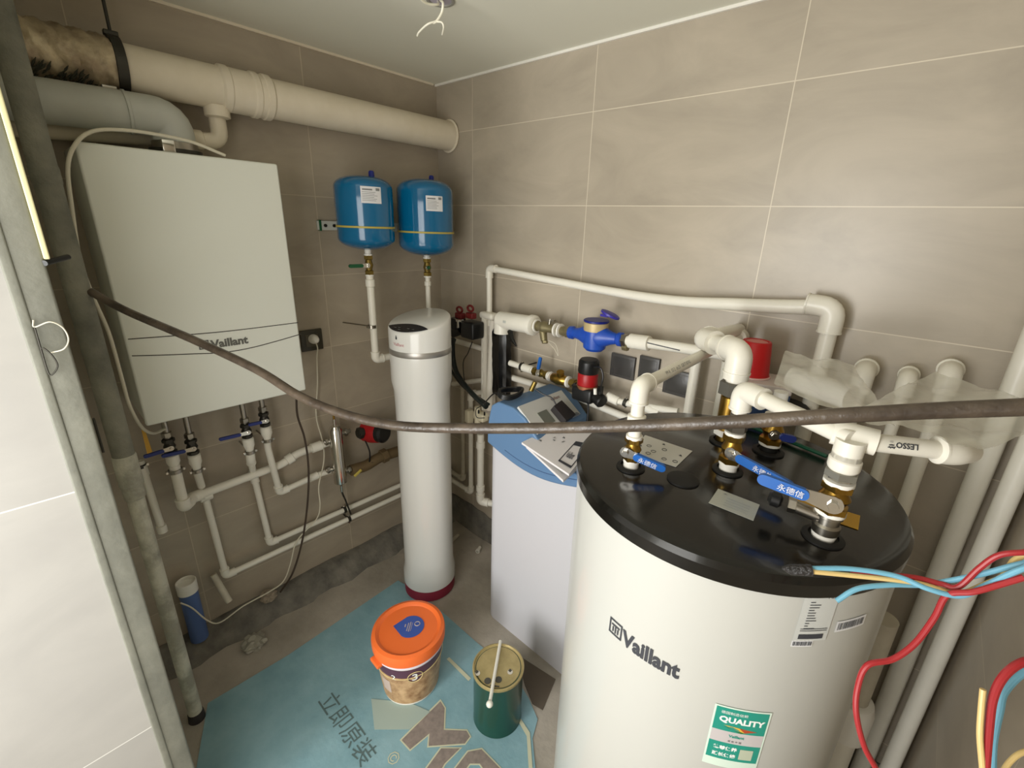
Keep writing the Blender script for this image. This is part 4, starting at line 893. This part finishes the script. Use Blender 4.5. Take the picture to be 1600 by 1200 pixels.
# clear plastic sheets
def sheet(name, label, poly, zs, seed, n=24, amp=.006, m=film):
    P = [at_z(x, y, z) for (x, y), z in zip(poly, zs)]; rnd = random.Random(seed); vs = []; fs = []
    ph = [rnd.random()*6 for _ in range(6)]
    for i in range(n+1):
        for j in range(n+1):
            a, b = i/n, j/n; p = (P[0]*(1-a)+P[1]*a)*(1-b)+(P[3]*(1-a)+P[2]*a)*b
            e = .018*(math.sin(a*9+ph[0])*.5+math.sin(a*17+ph[1])*.3)*(1 if j in (0, n) else .3)
            z = amp*(math.sin(a*7+b*5+ph[2])+.7*math.sin(a*15-b*9+ph[3])+.5*math.sin(b*23+a*4+ph[4]))+.002*rnd.random()
            vs.append(p+V((e*.3, e*.5, z)))
    for i in range(n):
        for j in range(n): fs.append((i*(n+1)+j, (i+1)*(n+1)+j, (i+1)*(n+1)+j+1, i*(n+1)+j+1))
    o = MB().add(vs, fs).build(name, m); return tag(o, label, 'plastic sheet', 'clear plastic sheets behind the tank')
sheet('plastic_sheet', 'crinkled clear plastic bag draped from the wall elbow, smaller upper-left sheet', [(1226, 548), (1335, 572), (1400, 668), (1206, 606)], (1.37, 1.37, 1.37, 1.37), 3, amp=.0025)
sheet('plastic_sheet', 'large crinkled clear plastic bag lying above the fat end elbow at right', [(1320, 650), (1460, 582), (1680, 655), (1530, 702)], (1.385, 1.39, 1.385, 1.385), 5, amp=.0035)
t = thing('wrapped_pipe', 'white pipe piece seen through the smaller plastic bag', 'pipe', at_z(1240, 585, 1.33))
MB().cyl(at_z(1238, 590, 1.325), at_z(1330, 622, 1.325), .024, seg=22).build('pipe', white, t)

# ------------------------------------------------------------------ softener cabinet
CX0, CX1, CY0, CY1 = .722, 1.285, -.352, -.06
t = thing('softener_cabinet', 'white water softener cabinet with blue grey lid between the column and the tank', 'water softener', ((CX0+CX1)/2, (CY0+CY1)/2, 0))
def xs(x, z0, z1): return x
# body: rounded footprint
def rrect(x0, y0, x1, y1, r, n=6):
    out = []
    for cx, cy, a0 in ((x1-r, y1-r, 0), (x0+r, y1-r, PI/2), (x0+r, y0+r, PI), (x1-r, y0+r, 1.5*PI)):
        for i in range(n+1): a = a0+PI/2*i/n; out.append((cx+r*math.cos(a), cy+r*math.sin(a)))
    return out
def lidz(x):
    u = (x-CX0)/(CX1-CX0); return .83-.045*math.sin(PI*min(1, u*1.25))**1.0+.0*u
fp = rrect(CX0-.008, CY0+.002, CX1-.004, CY1, .055, 10); n = len(fp)
vs = [(x, y, .0) for x, y in [(1.004*(x-1)+1, y) for x, y in fp]]+[(x, y, .06) for x, y in fp]+[(x, y, lidz(x)) for x, y in fp]
fs = [(i, (i+1) % n, n+(i+1) % n, n+i) for i in range(n)]+[(n+i, n+(i+1) % n, 2*n+(i+1) % n, 2*n+i) for i in range(n)]+[tuple(range(n)), tuple(2*n+i for i in range(n))]
MB().add(vs, fs).build('body', softw, t)
# lid: side profile extruded in y
prof = []
N = 18
for i in range(N+1): x = CX0+(CX1-CX0)*i/N; prof.append((x, lidz(x)-.001))
top = [(CX1, .862), (1.10, .868), (.978, .895), (.972, .925), (.905, .985), (.852, 1.008), (.775, 1.008), (.742, .985), (.728, .93), (CX0, .875)]
pr = prof+top
vs0 = [V((x, CY0-.004, z)) for x, z in pr]
q = MB(); q.prism(vs0, (0, CY1-CY0+.006, 0))
lid = q.build('lid', softb, t, angle=30)
bv = lid.modifiers.new('bevel', 'BEVEL'); bv.width = .006; bv.segments = 3; bv.limit_method = 'ANGLE'; bv.angle_limit = math.radians(25)
MB().tube([(x, CY0-.0045, z+.03) for x, z in prof[3:]], .0015, 6).build('lid_groove', mat('groove_blue', (70, 96, 134), .6), t)
# control panel on slanted face between (.905,.985) and (.972,.925)
A_, B_ = V((.862, 0, 1.006)), V((.955, 0, .940)); dn = (B_-A_).normalized(); nn = V((-dn.z, 0, dn.x))
if nn.z < 0: nn = -nn
def PF(u, v_, h=0): return V((A_.x, CY0+.006+u, A_.z))+dn*v_+nn*(.004+h)
yw = CY1-CY0-.05; hh = (B_-A_).length
MB().prism([PF(0, -.002, -.003), PF(yw, -.002, -.003), PF(yw, hh+.002, -.003), PF(0, hh+.002, -.003)], nn*.009).build('control_panel', panelw, t, smooth=False)
MB().prism([PF(.055, hh*.42, .006), PF(.105, hh*.42, .006), PF(.105, hh*.9, .006), PF(.055, hh*.9, .006)], nn*.0015).build('display', lcd, t, smooth=False)
text('Vaillant', .018, lambda x, y: PF(.155+x, hh*.22-y, .0075), 'panel_text', redd, t)
MB().lathe([(.018, 0), (.018, .003), (.014, .005)], PF(.19, hh*.66, .006), nn, 24).build('dial', labelg, t)
MB().box(PF(yw-.03, hh*.95, .006), (.02, .04, .006), b=.002).build('button_strip', mat('button_grey', (120, 126, 134), .4), t)
# adapter + cable on panel
t = thing('power_adapter', 'black power adapter hanging by its lead over the cabinet panel', 'adapter', PF(.14, hh*.6, .01))
ac = PF(.145, hh*.85, .03)
MB().prism([PF(.118, hh*.5, .008), PF(.172, hh*.42, .008), PF(.185, hh*1.05, .008), PF(.122, hh*1.1, .008)], nn*.026).build('adapter_body', mat('adapter_black', (44, 40, 40), .5), t, smooth=False)
MB().tube(spline([PF(.145, hh*.5, .022), PF(.14, hh*.2, .03), PF(.128, -.005, .02), PF(.12, -.04, .012)]), .0028, 8).build('lead', black, t)
t = thing('cable_coil', 'black coiled lead and valve tail on the back of the blue grey lid', 'cable', (.80, -.14, 1.01))
q = MB()
cc = at_z(797, 603+14, 1.02)
for k in range(3): q.tube([cc+V((.036*math.cos(a)+.002*k, .05*math.sin(a), .004+.006*k+.004*math.sin(a*2))) for a in [2*PI*i/24 for i in range(25)]], .0055, 8)
q.build('coil', black, t)
MB().tube(spline([cc+V((0, -.03, .01)), at_z(772, 615, 1.0), at_z(755, 632, .99)]), .0025, 8).build('lead', black, t)
MB().cyl(cc+V((.04, .07, .01)), cc+V((.05, .08, .045)), .009).build('brass_end', olive, t)
# manuals
def booklet(label, pix, zs, th, m=paper, marks=None):
    P = [at_z(x, y, z) for (x, y), z in zip(pix, zs)]; t = thing('instruction_manual', label, 'booklet', P[0], 'instruction booklets on the cabinet lid')
    n = 8; vs = []; fs = []
    for lay in (0, 1):
        for i in range(n+1):
            for j in range(n+1):
                a, b = i/n, j/n; p = (P[0]*(1-a)+P[1]*a)*(1-b)+(P[3]*(1-a)+P[2]*a)*b; vs.append(p+V((0, 0, lay*th+.006*math.sin(PI*b)*a)))
    K = (n+1)**2
    for i in range(n):
        for j in range(n):
            q = (i*(n+1)+j, (i+1)*(n+1)+j, (i+1)*(n+1)+j+1, i*(n+1)+j+1); fs += [q[::-1], tuple(k+K for k in q)]
    for i in range(n):
        for e_ in (0, n): a, b = i*(n+1)+e_, (i+1)*(n+1)+e_; fs.append((a, b, b+K, a+K)); a, b = e_*(n+1)+i, e_*(n+1)+i+1; fs.append((a, b, b+K, a+K))
    pg = MB().add(vs, fs).build('pages', m, t)
    def F(a, b, h=.0012): return (P[0]*(1-a)+P[1]*a)*(1-b)+(P[3]*(1-a)+P[2]*a)*b+V((0, 0, th+h+.006*math.sin(PI*b)*a))
    return t, F
t, F = booklet('lower white booklet with a dark cover box sliding off the front of the blue lid', [(822, 700), (880, 678), (918, 720), (880, 754)], (.905, .915, .875, .868), .008)
q = MB()
for k in range(9): a = .1+.08*k; q.add([F(a, .9), F(a+.03, .9), F(a+.03, .4), F(a, .4)], [(0, 1, 2, 3)])
q.build('print', labelg, t, smooth=False)
q = MB(); 
for a0_, b0_, a1_, b1_ in ((.52, .86, .90, .885), (.52, .66, .90, .685), (.52, .66, .545, .885), (.875, .66, .90, .885)): q.add([F(a0_, b0_, .003), F(a1_, b0_, .003), F(a1_, b1_, .003), F(a0_, b1_, .003)], [(0, 1, 2, 3)])
q.build('cover_box', ink, t, smooth=False)
A0 = F(.58, .84, .003); ua = (F(.58, .70, .003)-A0); 
t, F = booklet('upper white booklet with small line drawings leaning over the blue lid', [(815, 694), (848, 678), (945, 672), (889, 744)], (.918, .925, .925, .892), .007)
q = MB(); rnd = random.Random(8)
for (a, b) in ((.45, .15), (.6, .35), (.5, .38), (.64, .5), (.52, .55), (.4, .2)):
    c = F(a, b, .002)
    for k in range(3): q.add([c+V((rnd.uniform(-.008, .008), rnd.uniform(-.008, .008), .0003)) for _ in range(3)], [(0, 1, 2)])
for k in range(7): q.add([F(.78+.025*k, .1, .002), F(.786+.025*k, .1, .002), F(.786+.025*k, .4, .002), F(.78+.025*k, .4, .002)], [(0, 1, 2, 3)])
q.build('print', inkg, t, smooth=False)
q = MB()
for a0_, b0_, a1_, b1_ in ((.08, .95, .60, .965), (.08, .72, .60, .735), (.08, .72, .12, .965), (.50, .72, .60, .965)): q.add([F(a0_, b0_, .002), F(a1_, b0_, .002), F(a1_, b1_, .002), F(a0_, b1_, .002)], [(0, 1, 2, 3)])
q.build('cover_box', ink, t, smooth=False)
text('Vaillant', .02, lambda x, y: F(.22+y*9, .755+x*2.2, .002), 'cover_text', ink, t, bold=.0003)

# ------------------------------------------------------------------ floor board, bucket, can
ZB = .004
bp = [(622, 908), (652, 925), (700, 965), (745, 1005), (800, 1050), (826, 1092), (840, 1125), (832, 1155), (842, 1260), (440, 1400), (290, 1300), (325, 1100), (450, 1025)]
t = thing('cardboard_sheet', 'blue printed cardboard sheet with large brown outlined letters lying on the floor', 'cardboard', at_z(600, 1100, 0))
MB().prism([at_z(x, y, 0) for x, y in bp], (0, 0, ZB)).build('board', boardm, t, smooth=False)
def flat(pix, m, name, z=ZB+.0012, th=.0008): return MB().prism([at_z(x, y, z) for x, y in pix], (0, 0, th)).build(name, m, t, smooth=False)
def cv(l): return [(440+x/3.81, 1020+y/3.81) for x, y in l]
def grow(pix, k):
    cx = sum(p[0] for p in pix)/len(pix); cy = sum(p[1] for p in pix)/len(pix); out = []
    n = len(pix); area_ = sum(pix[i][0]*pix[(i+1) % n][1]-pix[(i+1) % n][0]*pix[i][1] for i in range(n)); sgn = 1 if area_ > 0 else -1
    for i in range(n):
        a, b, c = pix[i-1], pix[i], pix[(i+1) % n]
        d1 = V((b[0]-a[0], b[1]-a[1])).normalized(); d2_ = V((c[0]-b[0], c[1]-b[1])).normalized()
        n1 = V((d1.y, -d1.x))*sgn; n2_ = V((d2_.y, -d2_.x))*sgn; mm = (n1+n2_).normalized(); s = k/max(.5, mm.dot(n1)); out.append((b[0]+mm.x*s, b[1]+mm.y*s))
    return out
for l in ([(715, 520), (945, 290), (970, 330), (965, 460), (1100, 465), (1120, 500), (1090, 540), (875, 555), (880, 480), (765, 575)], [(840, 720), (950, 570), (1060, 570), (970, 660), (930, 730)], [(1010, 720), (1110, 590), (1190, 575), (1330, 720), (1250, 760), (1180, 660), (1120, 660), (1060, 740)]):
    p = cv(l); flat(grow(p, 2.2), ink_cr, 'letter_outline', ZB+.0004); flat(p, ink_br, 'letter')
flat([(698, 1030), (702, 1027), (736, 1060), (732, 1064)], ink_cr, 'border_line')
flat([(808, 1124), (813, 1122), (828, 1145), (832, 1200), (826, 1200), (823, 1150)], ink_cr, 'border_line')
flat([(580, 1092), (640, 1098), (672, 1112), (640, 1140), (585, 1140)], mat('board_panel', (160, 176, 168), .6), 'label_panel')
bo = at_z(497, 1095, ZB); bd = (at_z(560, 1190, ZB)-bo).normalized(); bu = V((-bd.y, bd.x, 0))
if bu.dot(at_z(560, 1080, ZB)-bo) < 0: bu = -bu
text('立即原装', .072, lambda x, y: bo+bd*x*1.05+bu*y+V((0, 0, .0012)), 'board_text', mat('board_ink', (84, 104, 104), .7), t)
text('©', .05, lambda x, y: at_z(602, 1185, ZB)+bd*x+bu*y+V((0, 0, .0012)), 'board_text', MATS['board_outline'], t)

bc = (.748, -.752)
t = thing('paint_bucket', 'round plastic bucket with orange lid and brown printed side on the blue board', 'bucket', (bc[0], bc[1], ZB))
za = ZB
MB().lathe([(.092, 0), (.097, .003), (.118, .20)], (bc[0], bc[1], za), (0, 0, 1), 48).build('bucket_body', white, t)
azb = toc(*bc)
def bf(a0, h=.001):
    def f(u, z):
        r = .097+(.021)*(z/.20)+h; return V((bc[0]+r*math.cos(a0+u/.11), bc[1]+r*math.sin(a0+u/.11), za+z))
    return f
def grid(fn, x0, z0, x1, z1, nx, nz=2):
    vs = [fn(x0+(x1-x0)*i/nx, z0+(z1-z0)*j/nz) for i in range(nx+1) for j in range(nz+1)]
    return vs, [(i*(nz+1)+j, (i+1)*(nz+1)+j, (i+1)*(nz+1)+j+1, i*(nz+1)+j+1) for i in range(nx) for j in range(nz)]
F = bf(azb)
pl_ = MB().add(*grid(F, -.32, .012, .30, .15, 60)).build('printed_band', bucketl, t)
MB().add(*grid(F, -.32, .15, .30, .19, 60)).build('purple_band', purple, t)
q = MB().tube([bf(azb, .002)(u, .148+.006*math.sin(u*12)) for u in [(-.30+.60*i/60) for i in range(61)]], .0013, 6); q.build('gold_line', mat('gold_line', (214, 196, 140), .4), t)
F2 = bf(azb, .0024)
gl = MATS['gold_line']
cu_, cz_ = .012, .150
q = MB().tube([F2(cu_+.024*math.cos(a), cz_+.024*math.sin(a)) for a in [2*PI*i/28 for i in range(29)]], .0014, 6); q.build('number_ring', gl, t)
vs = [bf(azb, .0016)(cu_+.023*math.cos(a), cz_+.023*math.sin(a)) for a in [2*PI*i/28 for i in range(28)]]; MB().add(vs, [tuple(range(28))]).build('number_disc', purple, t, smooth=False)
text('3', .044, lambda x, y: F2(cu_-.012+x, cz_-.015+y), 'number', lw, t, bold=.0008)
text('2', .032, lambda x, y: F2(-.066+x, .142+y), 'number', lw, t, bold=.0004)
MB().add(*grid(bf(azb, .0015), -.118, .06, -.078, .12, 6)).build('label_patch', mat('patch2', (196, 176, 164), .5), t)
MB().lathe([(.118, .196), (.122, .198), (.122, .218), (.118, .22)], (bc[0], bc[1], za), (0, 0, 1), 56).build('rim', mat('lilac_white', (232, 222, 232), .4), t)
MB().lathe([(.119, .208), (.1255, .210), (.1265, .235), (.1235, .248), (.112, .252), (.104, .2475), (.100, .244), (.001, .244)], (bc[0], bc[1], za), (0, 0, 1), 64).build('lid', orange, t)
MB().box((bc[0]+.122*math.cos(azb-1.05), bc[1]+.122*math.sin(azb-1.05), za+.196), (.03, .05, .014), Matrix.Rotation(azb-1.05, 3, 'Z'), .004).build('lid_tab', orange, t)
lc = V((bc[0]+.0, bc[1]+.0, za+.2452)); cc = at_z(642, 979, za+.2452)
vd0 = (at_z(598, 978, za+.2452)-cc).normalized(); av = math.atan2(vd0.y, vd0.x)+PI
pol = [cc+V((.046*math.cos(av+a), .046*math.sin(av+a), 0)) for a in [2*PI*i/36 for i in range(36)]]
vdir = (at_z(598, 978, za+.2452)-cc).normalized(); tip = cc+vdir*.062
pol2 = []; done_ = False
for p in pol:
    k = (p-cc).normalized().dot(vdir)
    if k < .62: pol2.append(p)
    elif not done_: pol2.append(tip); done_ = True
stk = MB().prism(pol2, (0, 0, .0008)).build('lid_sticker', mat('sticker_blue', (58, 84, 160), .4), t, smooth=False)
ed = -vdir; eu = V((ed.y*-1, ed.x, 0))
if eu.dot(at_z(642, 950, lc.z)-cc) < 0: eu = -eu
q = MB()
for x, y, ww, hh2 in ((-.022, -.004, .004, .012), (-.012, -.020, .003, .034), (-.005, -.022, .003, .040), (.002, -.02, .0015, .036)):
    q.add([cc+ed*(x+a)+eu*(y+b)+V((0, 0, .0016)) for a, b in ((0, 0), (ww, 0), (ww, hh2), (0, hh2))], [(0, 1, 2, 3)])
q.tube([cc+ed*(.020+.009*math.cos(a))+eu*(.012+.009*math.sin(a))+V((0, 0, .001)) for a in [i*.5 for i in range(14)]], .0016, 5)
q.build('sticker_print', mat('tan_print', (176, 164, 158), .5), stk, smooth=False)

cc0 = (1.066, -.62)
t = thing('paint_can', 'dark green tin can with a gold lid standing on the blue board', 'can', (cc0[0], cc0[1], ZB))
MB().lathe([(.080, 0), (.083, .002), (.082, .006), (.082, .213), (.083, .217)], (cc0[0], cc0[1], ZB), (0, 0, 1), 56).build('can_body', canm, t)
MB().lathe([(.083, .212), (.0855, .214), (.0855, .222), (.081, .224), (.078, .218), (.074, .216), (.073, .219), (.001, .219)], (cc0[0], cc0[1], ZB), (0, 0, 1), 56).build('lid', goldl, t)
zc_ = ZB+.2195
q = MB()
for px, ww in (((746, 1052), .018), ((797, 1050), .018)):
    c = at_z(*px, zc_); q.lathe([(ww/2, 0), (ww/2, .0008), (.0001, .0008)], (c.x, c.y, zc_), (0, 0, 1), 16)
q.build('lid_marks', mat('lid_mark', (206, 200, 188), .5), t)
q = MB()
for px in ((762, 1064), (779, 1062)):
    c = at_z(*px, zc_); q.lathe([(.011, 0), (.011, .0008), (.0001, .0008)], (c.x, c.y, zc_), (0, 0, 1), 18)
q.build('lid_print', mat('lid_ink', (76, 74, 66), .5), t)
for px in ((745, 1050), (797, 1048)):
    c = at_z(*px, zc_); MB().box((c.x, c.y, zc_+.001), (.009, .009, .001)).build('lid_print', MATS['lid_ink'], t)
c = at_z(773, 1072, zc_); MB().box((c.x, c.y, zc_+.0006), (.03, .004, .0008), Matrix.Rotation(.6, 3, 'Z')).build('lid_print', MATS['lid_ink'], t)
a_, b_2 = at_z(782, 1001, zc_+.012), at_z(765, 1100, zc_+.012)
t = thing('plastic_stirrer', 'white plastic tube with round end lying across the gold can lid', 'tube', a_)
MB().cyl(a_+V((0, 0, -.002)), b_2, .0055, seg=14).build('rod', mat('milky_plastic', (226, 224, 212), .3), t)
MB().sphere(b_2, .0105).build('end_bulb', MATS['milky_plastic'], t)

# small debris
t = thing('pipe_offcut', 'tiny white pipe offcut with open end lying on the concrete beside the cabinet', 'pipe', at_z(748, 858, .01))
a_, b_2 = at_z(746, 862, .012), at_z(752, 852, .012)
MB().lathe([(.008, 0), (.0115, 0), (.0115, .012), (.0085, .013), (.0085, .035), (.006, .035), (.006, .0)], a_, b_2-a_, 18, cap=False).build('offcut_body', pipew, t)
o = MB().cyl(at_z(703, 848, .011), at_z(716, 836, .011), .009).build('pipe_offcut', dustw); tag(o, 'short dusty pipe piece on the floor right behind the white column', 'pipe')
o = MB().prism([at_z(x, y, .0) for x, y in ((806, 1022), (868, 1062), (848, 1110), (832, 1100), (820, 1070))], (0, 0, .003)).build('cardboard_scrap', card, smooth=False); tag(o, 'dark brown cardboard scrap under the edge of the softener cabinet', 'cardboard')
t = thing('sealant_can', 'small blue can with white cap standing by the left kerb', 'can', at_x(303, 960, .14))
sx_ = .055
sb = V((sx_, at_x(298, 940, sx_).y, 0.056))
sz = at_x(292, 908, sx_).z-.056
MB().lathe([(.028, 0), (.029, .003), (.029, sz-.045)], sb, (0, 0, 1), 28).build('can_body', bluewhite, t)
MB().lathe([(.029, sz-.046), (.032, sz-.044), (.032, sz), (.030, sz+.002), (.028, sz), (.028, sz-.012), (.001, sz-.012)], sb, (0, 0, 1), 28).build('cap', white, t)
def crumple(name, label, c, r, sz_, m, seed, cat='debris'):
    rnd = random.Random(seed); bm = bmesh.new(); bmesh.ops.create_icosphere(bm, subdivisions=3, radius=r)
    for v in bm.verts: v.co *= 1+.45*(rnd.random()-.5); v.co.z = v.co.z*sz_+r*sz_*.6
    bm.verts.index_update(); vs = [v.co+V(c) for v in bm.verts]; vs = [V((p.x, p.y, max(p.z, .0005))) for p in vs]
    o = MB().add(vs, [[v.index for v in f.verts] for f in bm.faces]).build(name, m, angle=20); bm.free(); return tag(o, label, cat)
c = at_z(398, 1008, 0); crumple('crumpled_plastic', 'crumpled grey plastic scrap on the floor in front of the left kerb', (c.x, c.y, 0), .04, .6, mat('grey_scrap', (150, 146, 132), .6), 3)
c = at_x(416, 925, .03); crumple('mortar_lump', 'pale rounded mortar lump stuck on top of the left kerb', (.05, c.y, c.z-.02), .03, .7, mat('pale_mortar', (150, 138, 120), .9), 6)

# ------------------------------------------------------------------ near grimy vertical pipe
GX, GY = .345, -1.322
t = thing('riser_pipe', 'grimy grey vertical pipe in front of the boiler by the door frame', 'pipe', (GX, GY, 0))
MB().cyl((GX, GY, .95), (GX, GY, H), .0235, seg=32).build('upper_pipe', grim, t)
MB().cyl((GX, GY, .02), (GX, GY, .96), .0195, seg=32).build('lower_pipe', mat('scuffed_pipe', (150, 148, 134), .6, noise=.12, nscale=14, rgb2=(196, 194, 178), bump=.4, bscale=50), t)
MB().lathe([(.0225, .90), (.026, .905), (.026, .99), (.0225, .995)], (GX, GY, 0), (0, 0, 1), 32).build('coupling', MATS['scuffed_pipe'], t)
MB().lathe([(.019, .86), (.0235, .865), (.0235, .905), (.019, .91)], (GX, GY, 0), (0, 0, 1), 32).build('socket', MATS['scuffed_pipe'], t)
MB().lathe([(.0225, 1.655), (.025, 1.66), (.025, 1.69), (.0225, 1.70)], (GX, GY, 0), (0, 0, 1), 32).build('coupling', grim, t)
MB().lathe([(.023, 0), (.024, .002), (.022, .03), (.019, .035)], (GX, GY, 0), (0, 0, 1), 24).build('foot', mat('dark_foot', (48, 44, 44), .8), t)

# ------------------------------------------------------------------ dark conduit across the view
cp = [(GX+.012, GY+.02, 1.424), at_d(200, 487, 1.08), at_d(300, 530, 1.04), at_d(400, 577, .99), at_d(470, 620, .94), at_d(540, 648, .89), at_d(620, 665, .84), at_d(720, 669, .79), at_d(850, 669, .73), at_d(1000, 665, .66), at_d(1150, 659, .59), at_d(1300, 650, .53), at_d(1450, 642, .485), at_d(1600, 636, .445), at_d(1720, 630, .42), V((2.099, -.90, 1.52))]
o = MB().tube(spline(cp, 8), .0092, 16).build('hanging_conduit', tube_m); tag(o, 'grimy dark flexible conduit sagging across the room from the grey riser to the right', 'conduit')

# ------------------------------------------------------------------ wires
WR = V((2.099, -1.02, 1.36))
def wire(label, path, m, r=.0026, end=None):
    P = [at_d(*p) for p in path]
    if end is not None: P.append(V(end))
    o = MB().tube(spline(P, 8), r, 10).build('electric_wire', m); return tag(o, label, 'wire', 'loose coloured wires at the right')
wire('blue wire running into the black taped tip above the tank', [(1268, 888, .48), (1330, 889, .47), (1400, 900, .455), (1450, 920, .44), (1500, 931, .43), (1540, 915, .42), (1600, 888, .40), (1680, 870, .39)], w_blue, end=WR)
wire('pale yellow wire running into the black taped tip', [(1268, 893, .478), (1330, 899, .47), (1422, 909, .455), (1470, 921, .445), (1500, 928, .442), (1560, 905, .42), (1640, 880, .40)], w_yel, end=WR+V((0, .01, 0)))
wire('light blue wire with a cut free end curling below the taped bundle', [(1307, 939, .47), (1340, 920, .465), (1390, 914, .46), (1440, 914, .455), (1480, 908, .445), (1530, 898, .43), (1600, 880, .41), (1680, 866, .39)], w_blue, end=WR+V((0, .02, 0)))
wire('red wire leaving the taped bundle and rising to the right edge', [(1330, 896, .472), (1420, 901, .458), (1470, 912, .445), (1497, 917, .435), (1530, 888, .425), (1560, 868, .415), (1600, 863, .405), (1680, 860, .39)], w_red, end=WR+V((0, .03, .01)))
wire('red wire looping down in front of the white corner pipes', [(1600, 902, .40), (1560, 914, .41), (1520, 925, .42), (1480, 930, .435), (1460, 965, .44), (1430, 1005, .445), (1395, 1030, .45), (1355, 1040, .455), (1340, 1075, .46), (1338, 1115, .46), (1350, 1165, .46), (1368, 1200, .46), (1385, 1240, .46)], w_red, r=.0028)
t = thing('taped_tip', 'black taped end of the wire bundle hanging over the tank lid', 'tape', at_d(1235, 890, .485))
MB().tube([at_d(1222, 887, .487), at_d(1235, 890, .485), at_d(1268, 891, .48)], [.0015, .0055, .0062], 12).build('tape_roll', mat('black_tape', (44, 42, 42), .4, bump=.6, bscale=200), t)
wire('red wire looping at the lower right edge', [(1640, 1030, .40), (1600, 1034, .40), (1570, 1055, .40), (1552, 1090, .40), (1545, 1140, .40), (1540, 1200, .40), (1538, 1250, .40)], w_red, r=.0034)
wire('dusty blue wire behind the red loop at the lower right edge', [(1640, 1030, .42), (1600, 1050, .42), (1570, 1080, .42), (1562, 1110, .42), (1552, 1160, .42), (1550, 1220, .42)], w_blue, r=.0032)
wire('pale yellow wire end standing beside the red loop', [(1536, 1077, .40), (1533, 1110, .40), (1531, 1150, .40), (1535, 1200, .40), (1538, 1240, .40)], w_yel, r=.0024)
wire('yellow wire curving out at the bottom right corner', [(1640, 1168, .41), (1600, 1175, .41), (1580, 1188, .41), (1565, 1210, .41), (1556, 1240, .41)], w_yel, r=.0022)

# ceiling lamp hole and wires
c = at_z(688, 0, H-.001)
t = thing('ceiling_lamp_hole', 'round hole with pale cup in the ceiling where a lamp is missing', 'lamp mount', (c.x, c.y, H))
MB().lathe([(.034, 0), (.038, -.002), (.038, -.004), (.031, -.004), (.030, 0)], (c.x, c.y, H), (0, 0, 1), 32).build('rim', mat('rim_grey', (150, 148, 138), .5), t)
MB().lathe([(.030, -.001), (.001, -.001)], (c.x, c.y, H), (0, 0, 1), 24, False).build('recess', mat('recess', (176, 168, 178), .6), t)
def cd(x, y, z): return at_z(x, y, z)
wm = mat('lamp_wire', (240, 236, 218), .4)
t = thing('ceiling_wire', 'white lamp wire hanging from the ceiling hole and splitting into bare ends', 'wire', (c.x, c.y, H))
MB().tube(spline([V((c.x, c.y, H-.002)), cd(692, 5, H-.03), cd(690, 20, H-.05), cd(682, 33, H-.07), cd(676, 36, H-.075)], 6), .003, 8).build('sheath', wm, t)
MB().tube(spline([cd(682, 33, H-.07), cd(668, 38, H-.08), cd(655, 50, H-.09), cd(652, 56, H-.095)], 6), .0024, 8).build('core', wm, t)
MB().tube(spline([cd(680, 34, H-.07), cd(690, 35, H-.075), cd(693, 43, H-.085), cd(691, 54, H-.09)], 6), .0022, 8).build('core', wm, t)
MB().tube(spline([V((c.x-.01, c.y, H-.002)), cd(684, 7, H-.02), cd(668, 6, H-.03), cd(657, -2, H-.03), cd(650, -20, H-.02)], 6), .003, 8).build('spare_sheath', wm, t)
